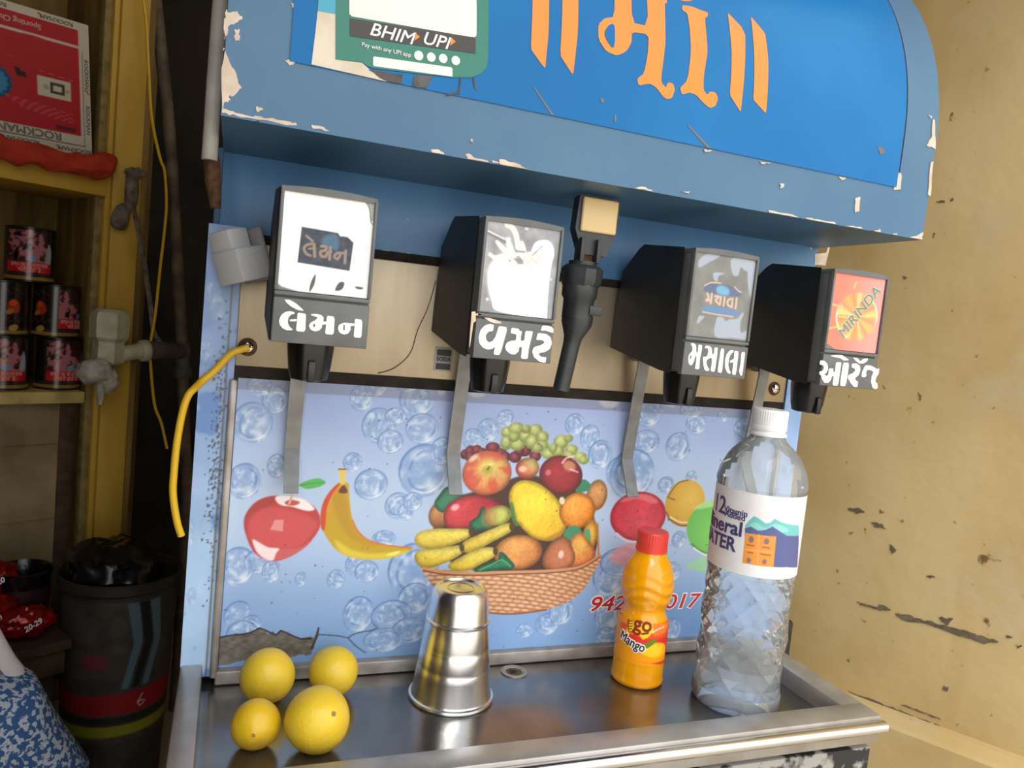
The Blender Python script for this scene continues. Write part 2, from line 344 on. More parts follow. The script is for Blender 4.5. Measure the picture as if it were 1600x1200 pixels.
# ------------------------------------------------------------ painting of flat prints (numpy, in millimetres)
def vnoise(x, y, seed=0):
    xi = np.floor(x); yi = np.floor(y); fx = x-xi; fy = y-yi; fx = fx*fx*(3-2*fx); fy = fy*fy*(3-2*fy)
    def h(a, b): q = np.sin(a*127.1+b*311.7+seed*74.7)*43758.5453; return q-np.floor(q)
    return (h(xi, yi)*(1-fx)+h(xi+1, yi)*fx)*(1-fy)+(h(xi, yi+1)*(1-fx)+h(xi+1, yi+1)*fx)*fy
def fbm(x, y, seed=0, o=4):
    r = 0; a = .5
    for i in range(o): r = r+a*vnoise(x*2**i, y*2**i, seed+i); a /= 2
    return r/(1-.5**o)
def sm(x, a, b): t = np.clip((x-a)/(b-a), 0, 1); return t*t*(3-2*t)
class Paint:
    def __init__(s, X, Z): s.X = X; s.Z = Z; s.c = np.zeros((len(X), 3))
    def sel(s, x0, x1, z0, z1): return np.nonzero((s.X >= x0) & (s.X <= x1) & (s.Z >= z0) & (s.Z <= z1))[0]
    def mixin(s, I, a, c):
        if callable(c): c = c(s.X[I], s.Z[I])
        c = np.asarray(c, float); a = np.clip(a, 0, 1)[:, None]
        s.c[I] = s.c[I]*(1-a)+c*a
    def poly(s, pts, c, soft=.5, k=4, alpha=1., edge=0.):
        if k: pts = cr(pts, k)
        P = np.array(pts, float); m = soft+1
        I = s.sel(P[:, 0].min()-m, P[:, 0].max()+m, P[:, 1].min()-m, P[:, 1].max()+m)
        if not len(I): return
        x = s.X[I]; z = s.Z[I]; d = np.full(len(I), 1e9); ins = np.zeros(len(I), bool); n = len(P)
        for i in range(n):
            ax, az = P[i]; bx, bz = P[(i+1) % n]; ex, ez = bx-ax, bz-az; L = ex*ex+ez*ez+1e-12
            t = np.clip(((x-ax)*ex+(z-az)*ez)/L, 0, 1)
            d = np.minimum(d, (x-ax-t*ex)**2+(z-az-t*ez)**2)
            cnd = (az > z) != (bz > z)
            if abs(ez) > 1e-12: ins ^= cnd & (x < ex*(z-az)/ez+ax)
        d = np.sqrt(d)*np.where(ins, 1, -1)
        s.mixin(I, sm(d, -soft, soft)*alpha, c)
        if edge: s.rim(I, d, soft, edge)
    def rim(s, I, d, soft, edge):
        m = sm(d, -soft, soft)*(1-edge*np.exp(-(np.maximum(d, 0)/3.2)**2)+.16*(fbm(s.X[I]/7, s.Z[I]/7, 31)-.5)+.10*(vnoise(s.X[I]/1.6, s.Z[I]/1.6, 7)-.5))+1-sm(d, -soft, soft)
        s.c[I] = np.clip(s.c[I]*m[:, None], 0, 255)
    def ell(s, e, c, soft=.5, alpha=1., kx=1., dx=0., dz=0., edge=0.):
        cx, cz, rx, rz = e[0]+dx, e[1]+dz, e[2]*kx, e[3]*kx; a = math.radians(e[4]); m = max(rx, rz)+soft+1
        I = s.sel(cx-m, cx+m, cz-m, cz+m)
        if not len(I): return
        x = s.X[I]-cx; z = s.Z[I]-cz; u = x*math.cos(a)+z*math.sin(a); v = -x*math.sin(a)+z*math.cos(a)
        d = (1-np.sqrt((u/rx)**2+(v/rz)**2+1e-9))*min(rx, rz)
        s.mixin(I, sm(d, -soft, soft)*alpha, c)
        if edge: s.rim(I, d, soft, edge)
    def line(s, pts, w, c, soft=.4, alpha=1.):
        P = np.array(cr(pts, 3, False) if 2 < len(pts) < 12 else pts, float); m = w+soft
        I = s.sel(P[:, 0].min()-m, P[:, 0].max()+m, P[:, 1].min()-m, P[:, 1].max()+m)
        if not len(I): return
        x = s.X[I]; z = s.Z[I]; d = np.full(len(I), 1e9)
        for i in range(len(P)-1):
            ax, az = P[i]; bx, bz = P[i+1]; ex, ez = bx-ax, bz-az; L = ex*ex+ez*ez+1e-12
            t = np.clip(((x-ax)*ex+(z-az)*ez)/L, 0, 1); d = np.minimum(d, (x-ax-t*ex)**2+(z-az-t*ez)**2)
        s.mixin(I, sm(w/2-np.sqrt(d), -soft, soft)*alpha, c)
    def bubble(s, e, seed, a=.85, dark=1.):
        cx, cz, rx, rz = e[:4]; m = max(rx, rz)*1.1
        I = s.sel(cx-m, cx+m, cz-m, cz+m)
        if not len(I): return
        u = (s.X[I]-cx)/rx; v = (s.Z[I]-cz)/rz; d = np.sqrt(u*u+v*v)
        w = fbm(u*1.6+seed, v*1.6, seed); th = np.arctan2(v, u)
        sp = d*5.2+.55*np.sin(th*2+seed)+2.2*w
        n = .5+.5*np.sin(sp*2.1+1.2*np.sin(th*3+seed*2)); n2 = fbm(u*4+2*w+seed, v*4+seed*2, seed+5, 3)
        lum = np.clip(.30+.45*n*sm(n2, .3, .7)+.35*(n2-.4), 0, 1)[:, None]
        c = np.array((106, 142, 198))*(1-lum)+np.array((218, 230, 246))*lum
        ring = np.exp(-((d-.90-.04*w)/.055)**2)*sm(-u*.6+v*.8+.5*np.sin(2*th+seed), -.8, .9)*.8*dark
        c = c*(1-ring[:, None])+np.array((70, 108, 174))*ring[:, None]
        r2 = np.exp(-((d-.62+.08*np.sin(th*2+seed))/.05)**2)*sm(np.sin(th*1.5+seed*2)+w-.5, -.2, .6)*.7*dark
        c = c*(1-r2[:, None])+np.array((84, 122, 186))*r2[:, None]
        hi = np.exp(-(((u-.3)**2+(v+.55)**2)/.05))*.8+np.exp(-((u+.4)**2+(v-.45)**2)/.015)*.6+np.exp(-((d-.80)/.04)**2)*sm(u*.5-v*.8, .1, .9)*.7
        hi = np.clip(hi, 0, 1)[:, None]; c = c*(1-hi)+np.array((240, 245, 252))*hi
        s.mixin(I, sm(1-d, 0, .10)*a, c)
def sheet(name, paint, x0, x1, z0, z1, step, mp, m, parent, label=None):
    nx = max(2, int(round((x1-x0)/step))+1); nz = max(2, int(round((z1-z0)/step))+1)
    gx, gz = np.meshgrid(np.linspace(x0, x1, nx), np.linspace(z0, z1, nz))
    P = Paint(gx.ravel(), gz.ravel()); paint(P)
    co = mp(P.X/1000, P.Z/1000)-np.array(org(parent))
    c = np.clip(P.c/255, 0, 1); c = np.where(c <= .04045, c/12.92, ((c+.055)/1.055)**2.4)
    me = bpy.data.meshes.new(name); nv = nx*nz; nf = (nx-1)*(nz-1)
    me.vertices.add(nv); me.vertices.foreach_set('co', co.astype(np.float32).ravel())
    i = (np.arange(nz-1)[:, None]*nx+np.arange(nx-1)[None]).ravel()
    q = np.stack([i, i+1, i+nx+1, i+nx], 1).astype(np.int32)
    me.loops.add(nf*4); me.loops.foreach_set('vertex_index', q.ravel())
    me.polygons.add(nf); me.polygons.foreach_set('loop_start', np.arange(0, nf*4, 4, dtype=np.int32))
    me.polygons.foreach_set('use_smooth', np.ones(nf, bool))
    me.update(calc_edges=True)
    at = me.color_attributes.new('Col', 'FLOAT_COLOR', 'POINT')
    at.data.foreach_set('color', np.concatenate([c, np.ones((nv, 1))], 1).astype(np.float32).ravel())
    me.materials.append(m); ob = bpy.data.objects.new(name, me); link(ob, parent)
    if label: ob['label'] = label
    return ob
def flat(y): return lambda X, Z: np.stack([X, np.full_like(X, y), Z], 1)
def rad(cx, cz, R, c0, c1, p=1.):              # radial colour blend, printed shading of the drawn fruit
    c0 = np.array(c0, float); c1 = np.array(c1, float)
    def f(x, z): t = np.clip(np.hypot(x-cx, z-cz)/R, 0, 1)[:, None]**p; return c0*(1-t)+c1*t
    return f

# ============================================================ THE SETTING
def struct(name, mb, m, smooth=0): return mb.build(name, m, None, kind='structure', smooth=smooth)
g = MB(); g.box((0, -1.0, ZG-.05), (12, 12, .1)); struct('floor', g, M['ground'])
g = MB(); g.box((DU+.06, .2-DV, .35), (.12, 3.4, 2.2), mp=lambda p: K(p.x, p.y, p.z)); wall_r = struct('wall_right', g, M['wall'])
# plinth along the foot of the wall
g = MB(); prof = [(0, -.437), (-.012, -.4385), (-.036, -.4445), (-.040, -.449), (-.040, ZG), (0, ZG)]
n = len(prof); vs = [K(DU+a, .8-DV*0-1.2, z) for a, z in prof]+[K(DU+a, -2.2, z) for a, z in prof]
g.add(vs, [(i, (i+1) % n, n+(i+1) % n, n+i) for i in range(n)]+[tuple(range(n)), tuple(range(2*n-1, n-1, -1))]); struct('trim_1', g, M['wall'])
g = MB()
for k, pts in enumerate([[(-302.9,-296.8),(-313,-296.1),(-330.9,-296.5),(-336.8,-290.9),(-350.2,-293.8),(-344.3,-298.2),(-333.5,-299.3),(-311.3,-300.3)],
    [(-356.1,-297.9),(-371.6,-294),(-390.4,-294.9),(-406.7,-294.1),(-428.6,-293.6),(-445.9,-292.3),(-463.2,-293.1),(-484.9,-294.5),(-468.4,-303.8),(-449.2,-302.6),(-425.6,-301.6),(-401.3,-299.5),(-364.3,-303.6)],
    [(-411.6,-285.4),(-428.9,-280.8),(-422.6,-293.4),(-416.1,-289.7)], [(-491.6,-283.1),(-499.7,-282.5),(-493.9,-286.4)], [(-503.7,-292.2),(-510.7,-290.8),(-505.9,-295.9)],
    [(-388.4,-231.7),(-399.3,-229.6),(-394.7,-233.1)], [(-429.8,-379.6),(-435.6,-378.5),(-434.5,-384.8),(-430.1,-384.7)], [(-309.3,-434.5),(-339.9,-434),(-366.4,-435.4),(-385.7,-435.9),(-416.9,-435.9),(-435.3,-437.5),(-413.3,-439.2),(-379.8,-439.6),(-353.5,-437.1),(-322.4,-437.9)],
    [(-380.4,-427.2),(-401.1,-424.6),(-427.9,-426.5),(-432,-427.1),(-407.7,-427.9)], [(-332.5,297.4),(-343,298.7),(-342.1,295.7)],[(-350.2,300.8),(-353.8,300.8),(-352.6,297.8)], [(-305.1,191.1),(-308.6,189.7),(-305.7,186.5)], [(-272.6,-160.3),(-285.8,-156.1),(-297.2,-160.3),(-285.3,-166.1)], [(-307.8,-173.3),(-321.8,-171.8),(-328.6,-177.7),(-312.1,-179)], [(-335.7,-199),(-346.9,-205.6),(-341,-213)], [(-345.2,27.8),(-350.8,23),(-348.5,15.3)]]):
    g.prism(jag(mm(pts), .0016, 4, k), lambda p: K(DU+.001, p[0]-DV, p[1]), lambda p: K(DU-.0012, p[0]-DV, p[1]))
o = g.build('paint_scar', mat('bare_cement', (112, 98, 78), .9, c2=(86, 74, 58), scale=90), wall_r, smooth=0, label='grey scars where the cream paint has flaked'); o['kind'] = 'stuff'
# shop behind, plus an unseen side wall and roof that hold back light
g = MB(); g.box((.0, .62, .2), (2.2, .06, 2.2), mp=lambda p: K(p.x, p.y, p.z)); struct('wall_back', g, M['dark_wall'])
g = MB(); g.box((-.72, -.35, .2), (.06, 2.0, 2.2), mp=lambda p: K(p.x, p.y, p.z)); struct('added_wall_left', g, M['dark_wall'])  # out of view, added to darken the sides facing left
g = MB(); g.box((.06, -.42, 1.08), (1.6, 2.14, .06), mp=lambda p: K(p.x, p.y, p.z)); struct('added_ceiling', g, M['added_ceil'])  # out of view, added so light enters only low from the front

# ============================================================ SODA MACHINE
XL, XR = -.0300, .5854
mach = thing('soda_machine', 'blue four-valve soda fountain with fruit-printed splash panel and steel tray', 'soda machine', ((XL+XR)/2, .12, ZG))
Y0, Z0, ZV, RC = -.1275, .1826, .27, .235
CXL, CXR = -.0229, .5854
def cprof(s):
    h = ZV-Z0
    if s < h: return Y0, Z0+s, 0.
    a = min((s-h)/RC, PI/2); return Y0+RC*(1-math.cos(a)), ZV+RC*math.sin(a), a
def cmap(x, s, h=0.):
    y, z, a = cprof(max(s, .0003)); return Vector((x, y-h*math.cos(a), z+h*math.sin(a)))
# cabinet core
g = MB(); g.box(((XL+XR)/2, .165, (ZG+.19)/2), (XR-XL-.004, .28, .19-ZG), .003); g.build('cabinet', M['blue_dark'], mach)
# canopy: barrel front, end cheeks, flat underside
SE = ZV-Z0+RC*PI/2
g = MB(); S = [0, .02, .05]+[ZV-Z0+RC*PI/2*i/16 for i in range(17)]
P = [cprof(s)[:2] for s in S]+[(.30, ZV+RC), (.30, Z0)]
n = len(P); vs = [(CXL, y, z) for y, z in P]+[(CXR, y, z) for y, z in P]
fs = [(i, (i+1) % n, n+(i+1) % n, n+i) for i in range(n)]+[tuple(range(n)), tuple(range(2*n-1, n-1, -1))]
g.add(vs, fs); canopy = g.build('canopy', M['blue'], mach, smooth=30)
def clip(pts, s, keep_above):
    out = []; n = len(pts)
    for i in range(n):
        a, b = pts[i], pts[(i+1) % n]; ia = (a[1] >= s) == keep_above; ib = (b[1] >= s) == keep_above
        if ia: out.append(a)
        if ia != ib: t = (s-a[1])/(b[1]-a[1]); out.append((a[0]+(b[0]-a[0])*t, s))
    return out
def decal_c(mb, pts, mp, t=.0003, mi=0):        # follows the curved canopy: cut into bands
    lo = min(p[1] for p in pts); hi = max(p[1] for p in pts); s = lo; st = .007
    while s < hi:
        e = s+st if s > .075 else max(s+st, min(hi, .082)); q = clip(clip(pts, s, True), e, False)
        if len(q) > 2:
            n = len(q); tri = tessellate_polygon([[Vector((p[0], p[1], 0)) for p in q]])
            cut = lambda a, b: abs(a[1]-b[1]) < 1e-7 and (abs(a[1]-s) < 1e-7 or abs(a[1]-e) < 1e-7)
            mb.add([mp(p[0], p[1], t) for p in q]+[mp(p[0], p[1], -.0004) for p in q], [tuple(f) for f in tri]+[(i, (i+1) % n, n+(i+1) % n, n+i) for i in range(n) if not cut(q[i], q[(i+1) % n])], mi)
        s = e
# front insert: blue vinyl in a shallow frame with a dark seam
def curved(name, x0, x1, s0, s1, h, m, parent, label=None, nx=2, ns=40):
    g = MB(); vs = []; fs = []
    for j in range(ns+1):
        for i in range(nx): vs.append(cmap(x0+(x1-x0)*i/(nx-1), s0+(s1-s0)*j/ns, h))
    for j in range(ns):
        for i in range(nx-1): a = j*nx+i; fs.append((a, a+1, a+nx+1, a+nx))
    k = len(vs)
    for j in range(ns+1):
        for i in range(nx): vs.append(cmap(x0+(x1-x0)*i/(nx-1), s0+(s1-s0)*j/ns, -.0006))
    b = [i for i in range(nx)]+[j*nx+nx-1 for j in range(1, ns+1)]+[ns*nx+i for i in range(nx-2, -1, -1)]+[j*nx for j in range(ns-1, 0, -1)]
    for q in range(len(b)): a, c = b[q], b[(q+1) % len(b)]; fs.append((a, c, k+c, k+a))
    g.add(vs, fs); return g.build(name, m, parent, label=label, smooth=30)
curved('seam', .5448, .5466, .040, SE-.01, .0007, M['gap'], mach)
banner = curved('banner', .0165, .5448, .0420, SE-.01, .0010, M['vinyl'], mach, 'glossy blue vinyl front with orange lettering')
g = MB(); gh = MB()
cm = lambda a, b, h: cmap(a, b, h+.0010)
BAN = [[(179.6,148.3),(193.1,152.3),(193.5,128),(194.9,97.6),(194.9,73.7),(182.2,85.1)], [(203.4,155.3),(217.3,159.5),(217.1,134.1),(218.1,102.8),(217.6,73.8),(205.6,85.6)],
 [(351.2,153.6),(364.5,144.1),(367.9,137.8),(368.1,122.5),(368.4,96),(368.7,75.2),(356.4,86.5),(354.9,119.5)], [(374.2,156.4),(388,144.3),(391.1,123.1),(392.4,100.8),(393.5,78.8),(379.4,87.3),(376.9,124.5)],
 [(246.9,157.3),(261.5,161.6),(262.6,122.8),(276.8,123.4),(275,165.7),(294.3,171.5),(292.1,150.5),(293.8,150.1),(293.7,146.2),(291.8,146.2),(291.9,134.4),(293.1,114.3),(291.8,89),(292.5,83.6),(297.1,80.4),(298.1,84.7),(303,85),(305.3,80.6),(303.7,74.1),(299.8,72.2),(295.6,73.2),(289.1,78.8),(282.4,80.9),(273.2,77.3),(271.1,82),(276.7,87.2),(278.2,102.6),(277.9,117.2),(263,115.8),(263.5,107.6),(259.5,99.9),(252.2,95.3),(242.8,96.3),(235.3,104),(234.5,114.7),(239.5,120.7),(247.8,123.5)],
 [(307.8,148.4),(316.2,149.9),(326.3,148.6),(332.3,148.6),(331.3,144.4),(328.7,142.9),(331.6,118.7),(331.8,114.4),(330,96.8),(331.1,85.7),(335.3,82.3),(337.4,85.6),(342.6,85.9),(345.8,81.6),(344.1,75.5),(339.3,72.8),(332.9,75.5),(325.4,80.4),(318.5,81.2),(312.3,77.9),(309.6,82.9),(315.7,89.6),(316.6,113.9),(314.3,132.4),(312.6,142.7),(307.7,144.5)],
 [(298.2,157.7),(304.1,159.4),(308.1,155.6),(314.9,157.5),(320.5,164.1),(325.7,165.6),(321.7,157.8),(313,153),(306.3,152.3)]]
for k, p in enumerate(BAN): decal_c(g, chaikin(mm(p), .18, 1) if k > 3 else chaikin(mm(p), .06, 1), cm, .0005)
g.build('banner_lettering', M['orange'], banner, 'orange lettering between double bars'.replace('lettering', 'Gujarati lettering') and None, smooth=0)
decal_c(gh, cr(mm([(243.5,116.2),(248.1,116.5),(248.8,100.9),(243.7,103.2),(240.2,109.2)]), 3), cm, .0009); gh.build('letter_counter', M['vinyl'], banner, smooth=0)
# scratches on the banner
g = MB()
for p in [[(186.4,59.7),(187.8,59.4),(205.6,42.6),(203.5,42.2)], [(319.5,56.1),(322,55.9),(344.9,42.2),(341.1,42)], [(241.6,62.1),(244.6,62.2),(245.4,59.4),(242.7,58.9)], [(255.2,51.9),(257.2,52.2),(257.4,46.6),(256,46.6)], [(516.3,72.7),(521.6,73.6),(526.1,69.7),(520.3,66.9)]]:
    g = MB(); decal_c(g, mm(p), cm, .0004); g.build('scratch', M['ink_grey'], banner, smooth=0)
# payment sticker, torn along the bottom; its square code card is left blank
g = MB(); decal_c(g, mm([(31.6,93.6),(41.8,96.1),(45.5,48.9),(62.9,50.5),(69.8,46.1),(84.4,42.6),(78.9,41.7),(52.9,42.1),(30.3,42.6),(31.3,63.9),(31.7,78.3)]), cm, .0004)
stk = g.build('payment_sticker', M['stk_cream'], mach, 'torn green payment sticker with a blank white card', smooth=0)
g = MB(); decal_c(g, jag(mm([(67.5,46.7),(91.1,48.3),(90.5,42.3),(78.9,42.1)]), .0006, 3, 1), cm, .0006); decal_c(g, jag(mm([(98.9,49.3),(111.8,52),(108.1,42.5),(98.4,42.2)]), .0006, 3, 2), cm, .0006); decal_c(g, mm([(140,58.3),(141.2,58.5),(144.5,49.1),(143,48.8)]), cm, .0005); decal_c(g, mm([(131.3,55.4),(132.5,55.6),(132.5,43.4),(122.2,40.5),(131.1,45.4)]), cm, .0005)
g.build('glue_residue', mat('old_glue', (98, 96, 98), .7, c2=(70, 60, 54), scale=90), stk, smooth=0)
g = MB(); decal_c(g, mm([(31.7,92.6),(41.9,95.1),(43.2,77.7),(31.8,77.1)]), cm, .0007); g.build('sticker_corner', M['stk_teal'], stk, smooth=0)
g = MB(); decal_c(g, mm([(41.8,96.1),(146.4,122.5),(150.8,70.5),(149.8,64.7),(146.4,60.1),(139.6,56.3),(126.2,53.6),(100.5,51.1),(70.7,48.4),(66.3,49),(62.9,50.8),(45.5,48.9)]), cm, .0008); g.build('sticker_ground', M['stk_green'], stk, smooth=0)
g = MB(); decal_c(g, mm([(50.5,98.2),(137.5,120.2),(140.5,85.5),(139.5,83.8),(136.9,83.3),(53.7,78.4),(52,79.7)]), cm, .0012)
decal_c(g, mm([(70.6,56),(124.4,60),(125.3,59.2),(125.8,53.8),(124.4,53.8),(71.1,49.7),(70.3,50.4),(69.9,55)]), cm, .0012)
for e in [(100.8,63,3.2,3.2,0),(109.6,63.8,3.1,3.1,0),(118.1,64.7,3.1,3.1,0),(127.2,65.2,3.1,3.1,0)]: decal_c(g, [(e[0]/1000+e[2]/1000*math.cos(i*PI/9), e[1]/1000+e[3]/1000*math.sin(i*PI/9)) for i in range(18)], cm, .0012)
g.build('sticker_card', M['stk_white'], stk, smooth=0)
g = MB(); decal_c(g, mm([(52.5,76.9),(140.1,83.7),(141.1,72.9),(139.7,72.8),(54.2,65.7),(53.4,66.5)]), cm, .0012); g.build('sticker_band', M['stk_dark'], stk, smooth=0)
A = mm([(81,74.6),(111.6,76.8),(78.5,61.9),(97.8,55.1),(104.6,55.4)])
def onc(p, q=0): return (lambda a, b, h: cm(p[0]+a, p[1]+b+q, h+.0012))
text('sticker_text', 'BHIM', .0118, onc(A[0], -.0018), M['ink_white'], stk, bold=.0001, shear=.25, sx=1.12)
text('sticker_text', 'UPI', .0118, onc(A[1], -.0018), M['ink_white'], stk, bold=.0001, shear=.25, sx=1.12)
text('sticker_text', 'Pay with any UPI app', .0040, onc(A[2]), M['ink_white'], stk, t=.0004)
g = MB()
for p in [[(97,77.2),(100.3,75.2),(96.9,71.9)], [(122.2,79.8),(125.7,77.5),(122.1,74.1)]]: 
    g = MB(); decal_c(g, mm(p), lambda a, b, h: cm(a, b, h+.0013), .0006); g.build('sticker_arrow', M['orange'], stk, smooth=0)
# paint chips along the canopy edges
g = MB()
CH = [[(-23.7,65.4),(-22.7,63.9),(-17.5,65.9),(-13.9,61.8),(-18,58.4),(-21.7,56),(-22,53),(-23.5,46.7),(-24.6,56.4)], [(-18.2,53.9),(-15.4,55.5),(-14.7,49.7),(-17.2,46.1)], [(-24.1,41.7),(-22.5,39),(-19.2,32.8),(-14.9,25.7),(-11.6,19.3),(-16.1,13.4),(-20.4,12.5),(-17.8,10),(-21.5,8.3),(-21.8,4.2),(-14.4,3.1),(-1.7,3.1),(-1.6,1.4),(-13.4,1.3),(-22.6,1.7),(-23.5,15.9)],
 [(-3.7,3.4),(6.2,3.6),(18.3,3.8),(24,3.2),(23.5,1.9),(-1.6,1.2)], [(33.1,4.7),(38.9,4.4),(45.9,2.3),(33.9,1.9)], [(115.3,2),(122.3,2.6),(126,0.5),(116.6,0.3)], [(141.2,3),(143.6,4),(147.4,1.8),(158.5,1.4),(157.4,-0.1),(142.8,-0.1)], [(160.8,2.3),(177,2.5),(177.3,-0.1),(161.6,0.6)],
 [(-2.1,9),(1.3,9.4),(2.4,7.8),(-1.4,5.9)], [(13.1,41.8),(19,43),(20.1,41.8),(16.3,39.4)], [(15,78.4),(16.9,78.9),(17,75.9),(15.6,76.1)], [(143.7,14.4),(145.5,14.5),(145.4,12.2),(144.3,12.3)],
 [(408.9,2),(431.4,2),(445.6,-0.6),(409.6,-2.7)], [(447.6,1.2),(461.5,1.8),(480.4,2.1),(483.3,-0.9),(455,-1.8)], [(492.9,0.1),(509.7,1.8),(513.8,-0.3),(495.6,-1.8)], [(522.4,0.3),(532.1,2.9),(534.8,-0.9),(525.3,-1.6)], [(547.8,0.8),(554.1,1.7),(553.2,-0.7),(548.6,-1)], [(568.9,-0.8),(584.6,7.1),(584.3,-0.8)], [(577.8,108.4),(579.9,108.8),(585,82.6),(573.6,84.1),(578.5,93)], [(499.4,25.3),(505.2,27.1),(506.1,15),(501.5,13.4)], [(543.3,54.7),(548.5,54.6),(550,40.9),(541.9,39.3)], [(478.5,40.9),(486.2,40.9),(482.6,38.3)], [(571.8,111.2),(576.3,111.1),(575.1,108.7)], [(416.8,25.4),(420.9,25.2),(418.8,21.3)],
 [(581.5,70.5),(584.6,71),(587,40.3),(583.4,40.8)], [(166.9,3.9),(181.1,3),(190,-0.2),(167.4,-1.2)], [(278.3,0.7),(289.4,2.7),(296.3,0.1)], [(337.9,40.3),(346.5,40.6),(339.9,38.5)], [(393.1,40.1),(405,40.6),(397,38.3)], [(322.4,4.5),(330.7,5.7),(329.3,3.8)], [(417.7,25.5),(421.4,26.1),(420.1,22.1)], [(-0.7,-26.6),(0.3,-26.5),(0.3,-27.5)]]
for k, p in enumerate(CH): decal_c(g, jag(mm(p), .0007, 4, k), cmap, .0003+.00003*k)
o = g.build('paint_chip', M['cream'], mach, 'cream patches of bare primer along the canopy edges', smooth=0); o['kind'] = 'stuff'
# recessed fascia, steel strip and gaps
g = MB(); g.box(((CXL+XR)/2, .013, .1505), (XR-CXL, .016, .066), .0015); fascia = g.build('fascia', M['blue_dark'], mach)
g = MB()
for k, p in enumerate([[(-24.6,122.7),(-12.9,122.7),(-12,121),(-24.2,121.2)], [(109.6,120.5),(117.1,121.3),(116.5,119.2)], [(124.1,119.9),(135.5,121.6),(135.7,119.6)], [(580.9,175.5),(595.9,178.7),(598.5,189.5),(600.7,189.8),(597.4,164.9),(582.4,164)], [(573.3,181.1),(576.3,182.9),(575.9,178.8)], [(135.6,120.2),(140.8,120),(139.2,118.6)], [(325.9,120.9),(339.2,119.7),(337.5,117.8),(328,118.9)], [(130.3,150.9),(132,150.8),(131.5,149.4)]]):
    decal(g, jag(mm(p), .0005, 3, k), lambda a, b, h: Vector((a, .005-h, b)), .0005)
g.build('fascia_chip', M['cream'], fascia, smooth=0)['kind'] = 'stuff'
g = MB(); g.box((.279, .010, .1145), (.575, .012, .012)); g.build('gap_strip', M['gap'], mach)
g = MB(); g.box((.279, .006, .0055), (.566, .010, .013)); g.build('gap_strip', M['gap'], mach)
g = MB(); g.box((.2785, .006, .0618), (.5645, .014, .1015), .0012); strip = g.build('steel_strip', M['strip'], mach, 'brushed steel band behind the valves')
def screw(px, parent, r=.0045):
    x, z = px; g = MB(); g.lathe([(r*1.7, 0), (r*1.6, .0008)], 20, (x, -.001, z), axis=(0, -1, 0), mi=1)
    g.lathe([(r, 0), (r, .0016), (r*.7, .0028), (0, .0030)], 20, (x, -.0018, z), axis=(0, -1, 0))
    g.box((x, -.0047, z), (r*1.7, .0008, .0007), mi=1); g.build('screw', [M['bright'], M['rust']], parent)
for p in mm([(5.7,27.2),(545.6,25.8)]): screw(p, strip)
g = MB(); X, Zs = mm([(173.4,29.7)])[0]; g.box((X, -.0015, Zs), (.0165, .0012, .0215), .0005)
ss = g.build('soda_sticker', M['clearstk'], strip, 'small clear sticker reading SODA')
g = MB(); g.box((X, -.0022, Zs+.006), (.0135, .0006, .0055)); g.box((X, -.0022, Zs-.0066), (.0135, .0006, .0055)); g.box((X, -.0022, Zs), (.0135, .0006, .0058), mi=1); o = g.build('sticker_band', [M['stk_dark'], M['greyp']], strip)
text('sticker_text', 'SODA', .0050, lambda a, b, h: Vector((X+a, -.0025-h, Zs+b)), M['ink_dark'], strip, bold=.00012)
g = MB(); g.tube([Vector((x, -.0018, z)) for x, z in cr(mm([(159.7,99.6),(154.9,75),(147.4,54.2),(142.3,32.6),(129.1,18.4),(115.2,12.8)]), 5, False)], .0004, 5); g.build('hair_crack', M['ink_dark'], strip)

# side frames with the same ice print
def side_paint(right):
    def f(P):
        t = sm(P.Z, -260, 125)[:, None]; P.c[:] = np.array((178, 208, 240))*(1-t)+np.array((122, 152, 206))*t
        n = fbm(P.X/26, P.Z/30, 5)[:, None]; P.c[:] += (n-.5)*38
        b = sm(fbm(P.X/17+9, P.Z/20, 12), .60, .75)[:, None]; P.c[:] = P.c*(1-b*.6)+np.array((74, 118, 192))*b*.6
        if not right:
            for k, e in enumerate([(-23.6,70.2,5.8,10.3,0),(-19.5,57.6,6.8,11.4,0),(-29.7,-129.6,4.4,13.7,0),(-26.1,23,5.8,8.4,0),(-24.5,-184.7,4,8.4,0)]): P.bubble(e, k, .55, .5)
            rd = random.Random(4)
            for k in range(230):
                z = rd.gauss(-60, 55); x = rd.gauss(-13, 3.2); P.ell((x, z, rd.uniform(.4, 1.1), rd.uniform(.4, 1.4), 0), (66, 66, 74), .3, .8)
            P.line([(-9.5, 110), (-9.5, -256)], 1.5, (92, 82, 70), .6, .7)
    return f
fr = sheet('side_frame', side_paint(False), -30, -3.5, -256, 124, .9, flat(-.0022), M['print'], mach, 'light blue printed left frame strip')
sheet('side_frame', side_paint(True), 561.5, 585.4, -256, 116, 1.2, flat(-.0022), M['print'], mach, 'light blue printed right frame strip')
g = MB(); g.box((-.0168, .0125, -.066), (.0264, .029, .379), .001); g.build('frame_core', M['blue_dark'], mach)
g = MB(); g.box((.5735, .0125, -.070), (.0238, .029, .371), .001); g.build('frame_core', M['blue_dark'], mach)
g = MB(); g.box((-.0035, -.001, -.128), (.0062, .014, .256), .002); g.build('side_trim', M['trim'], mach)
g = MB(); g.box((.5598, -.001, -.128), (.004, .010, .256), .001); g.build('side_trim', M['trim'], mach)
g = MB(); g.box((.28, -.003, -.2560), (.565, .010, .0125), .002); g.build('bottom_trim', M['trim'], mach)

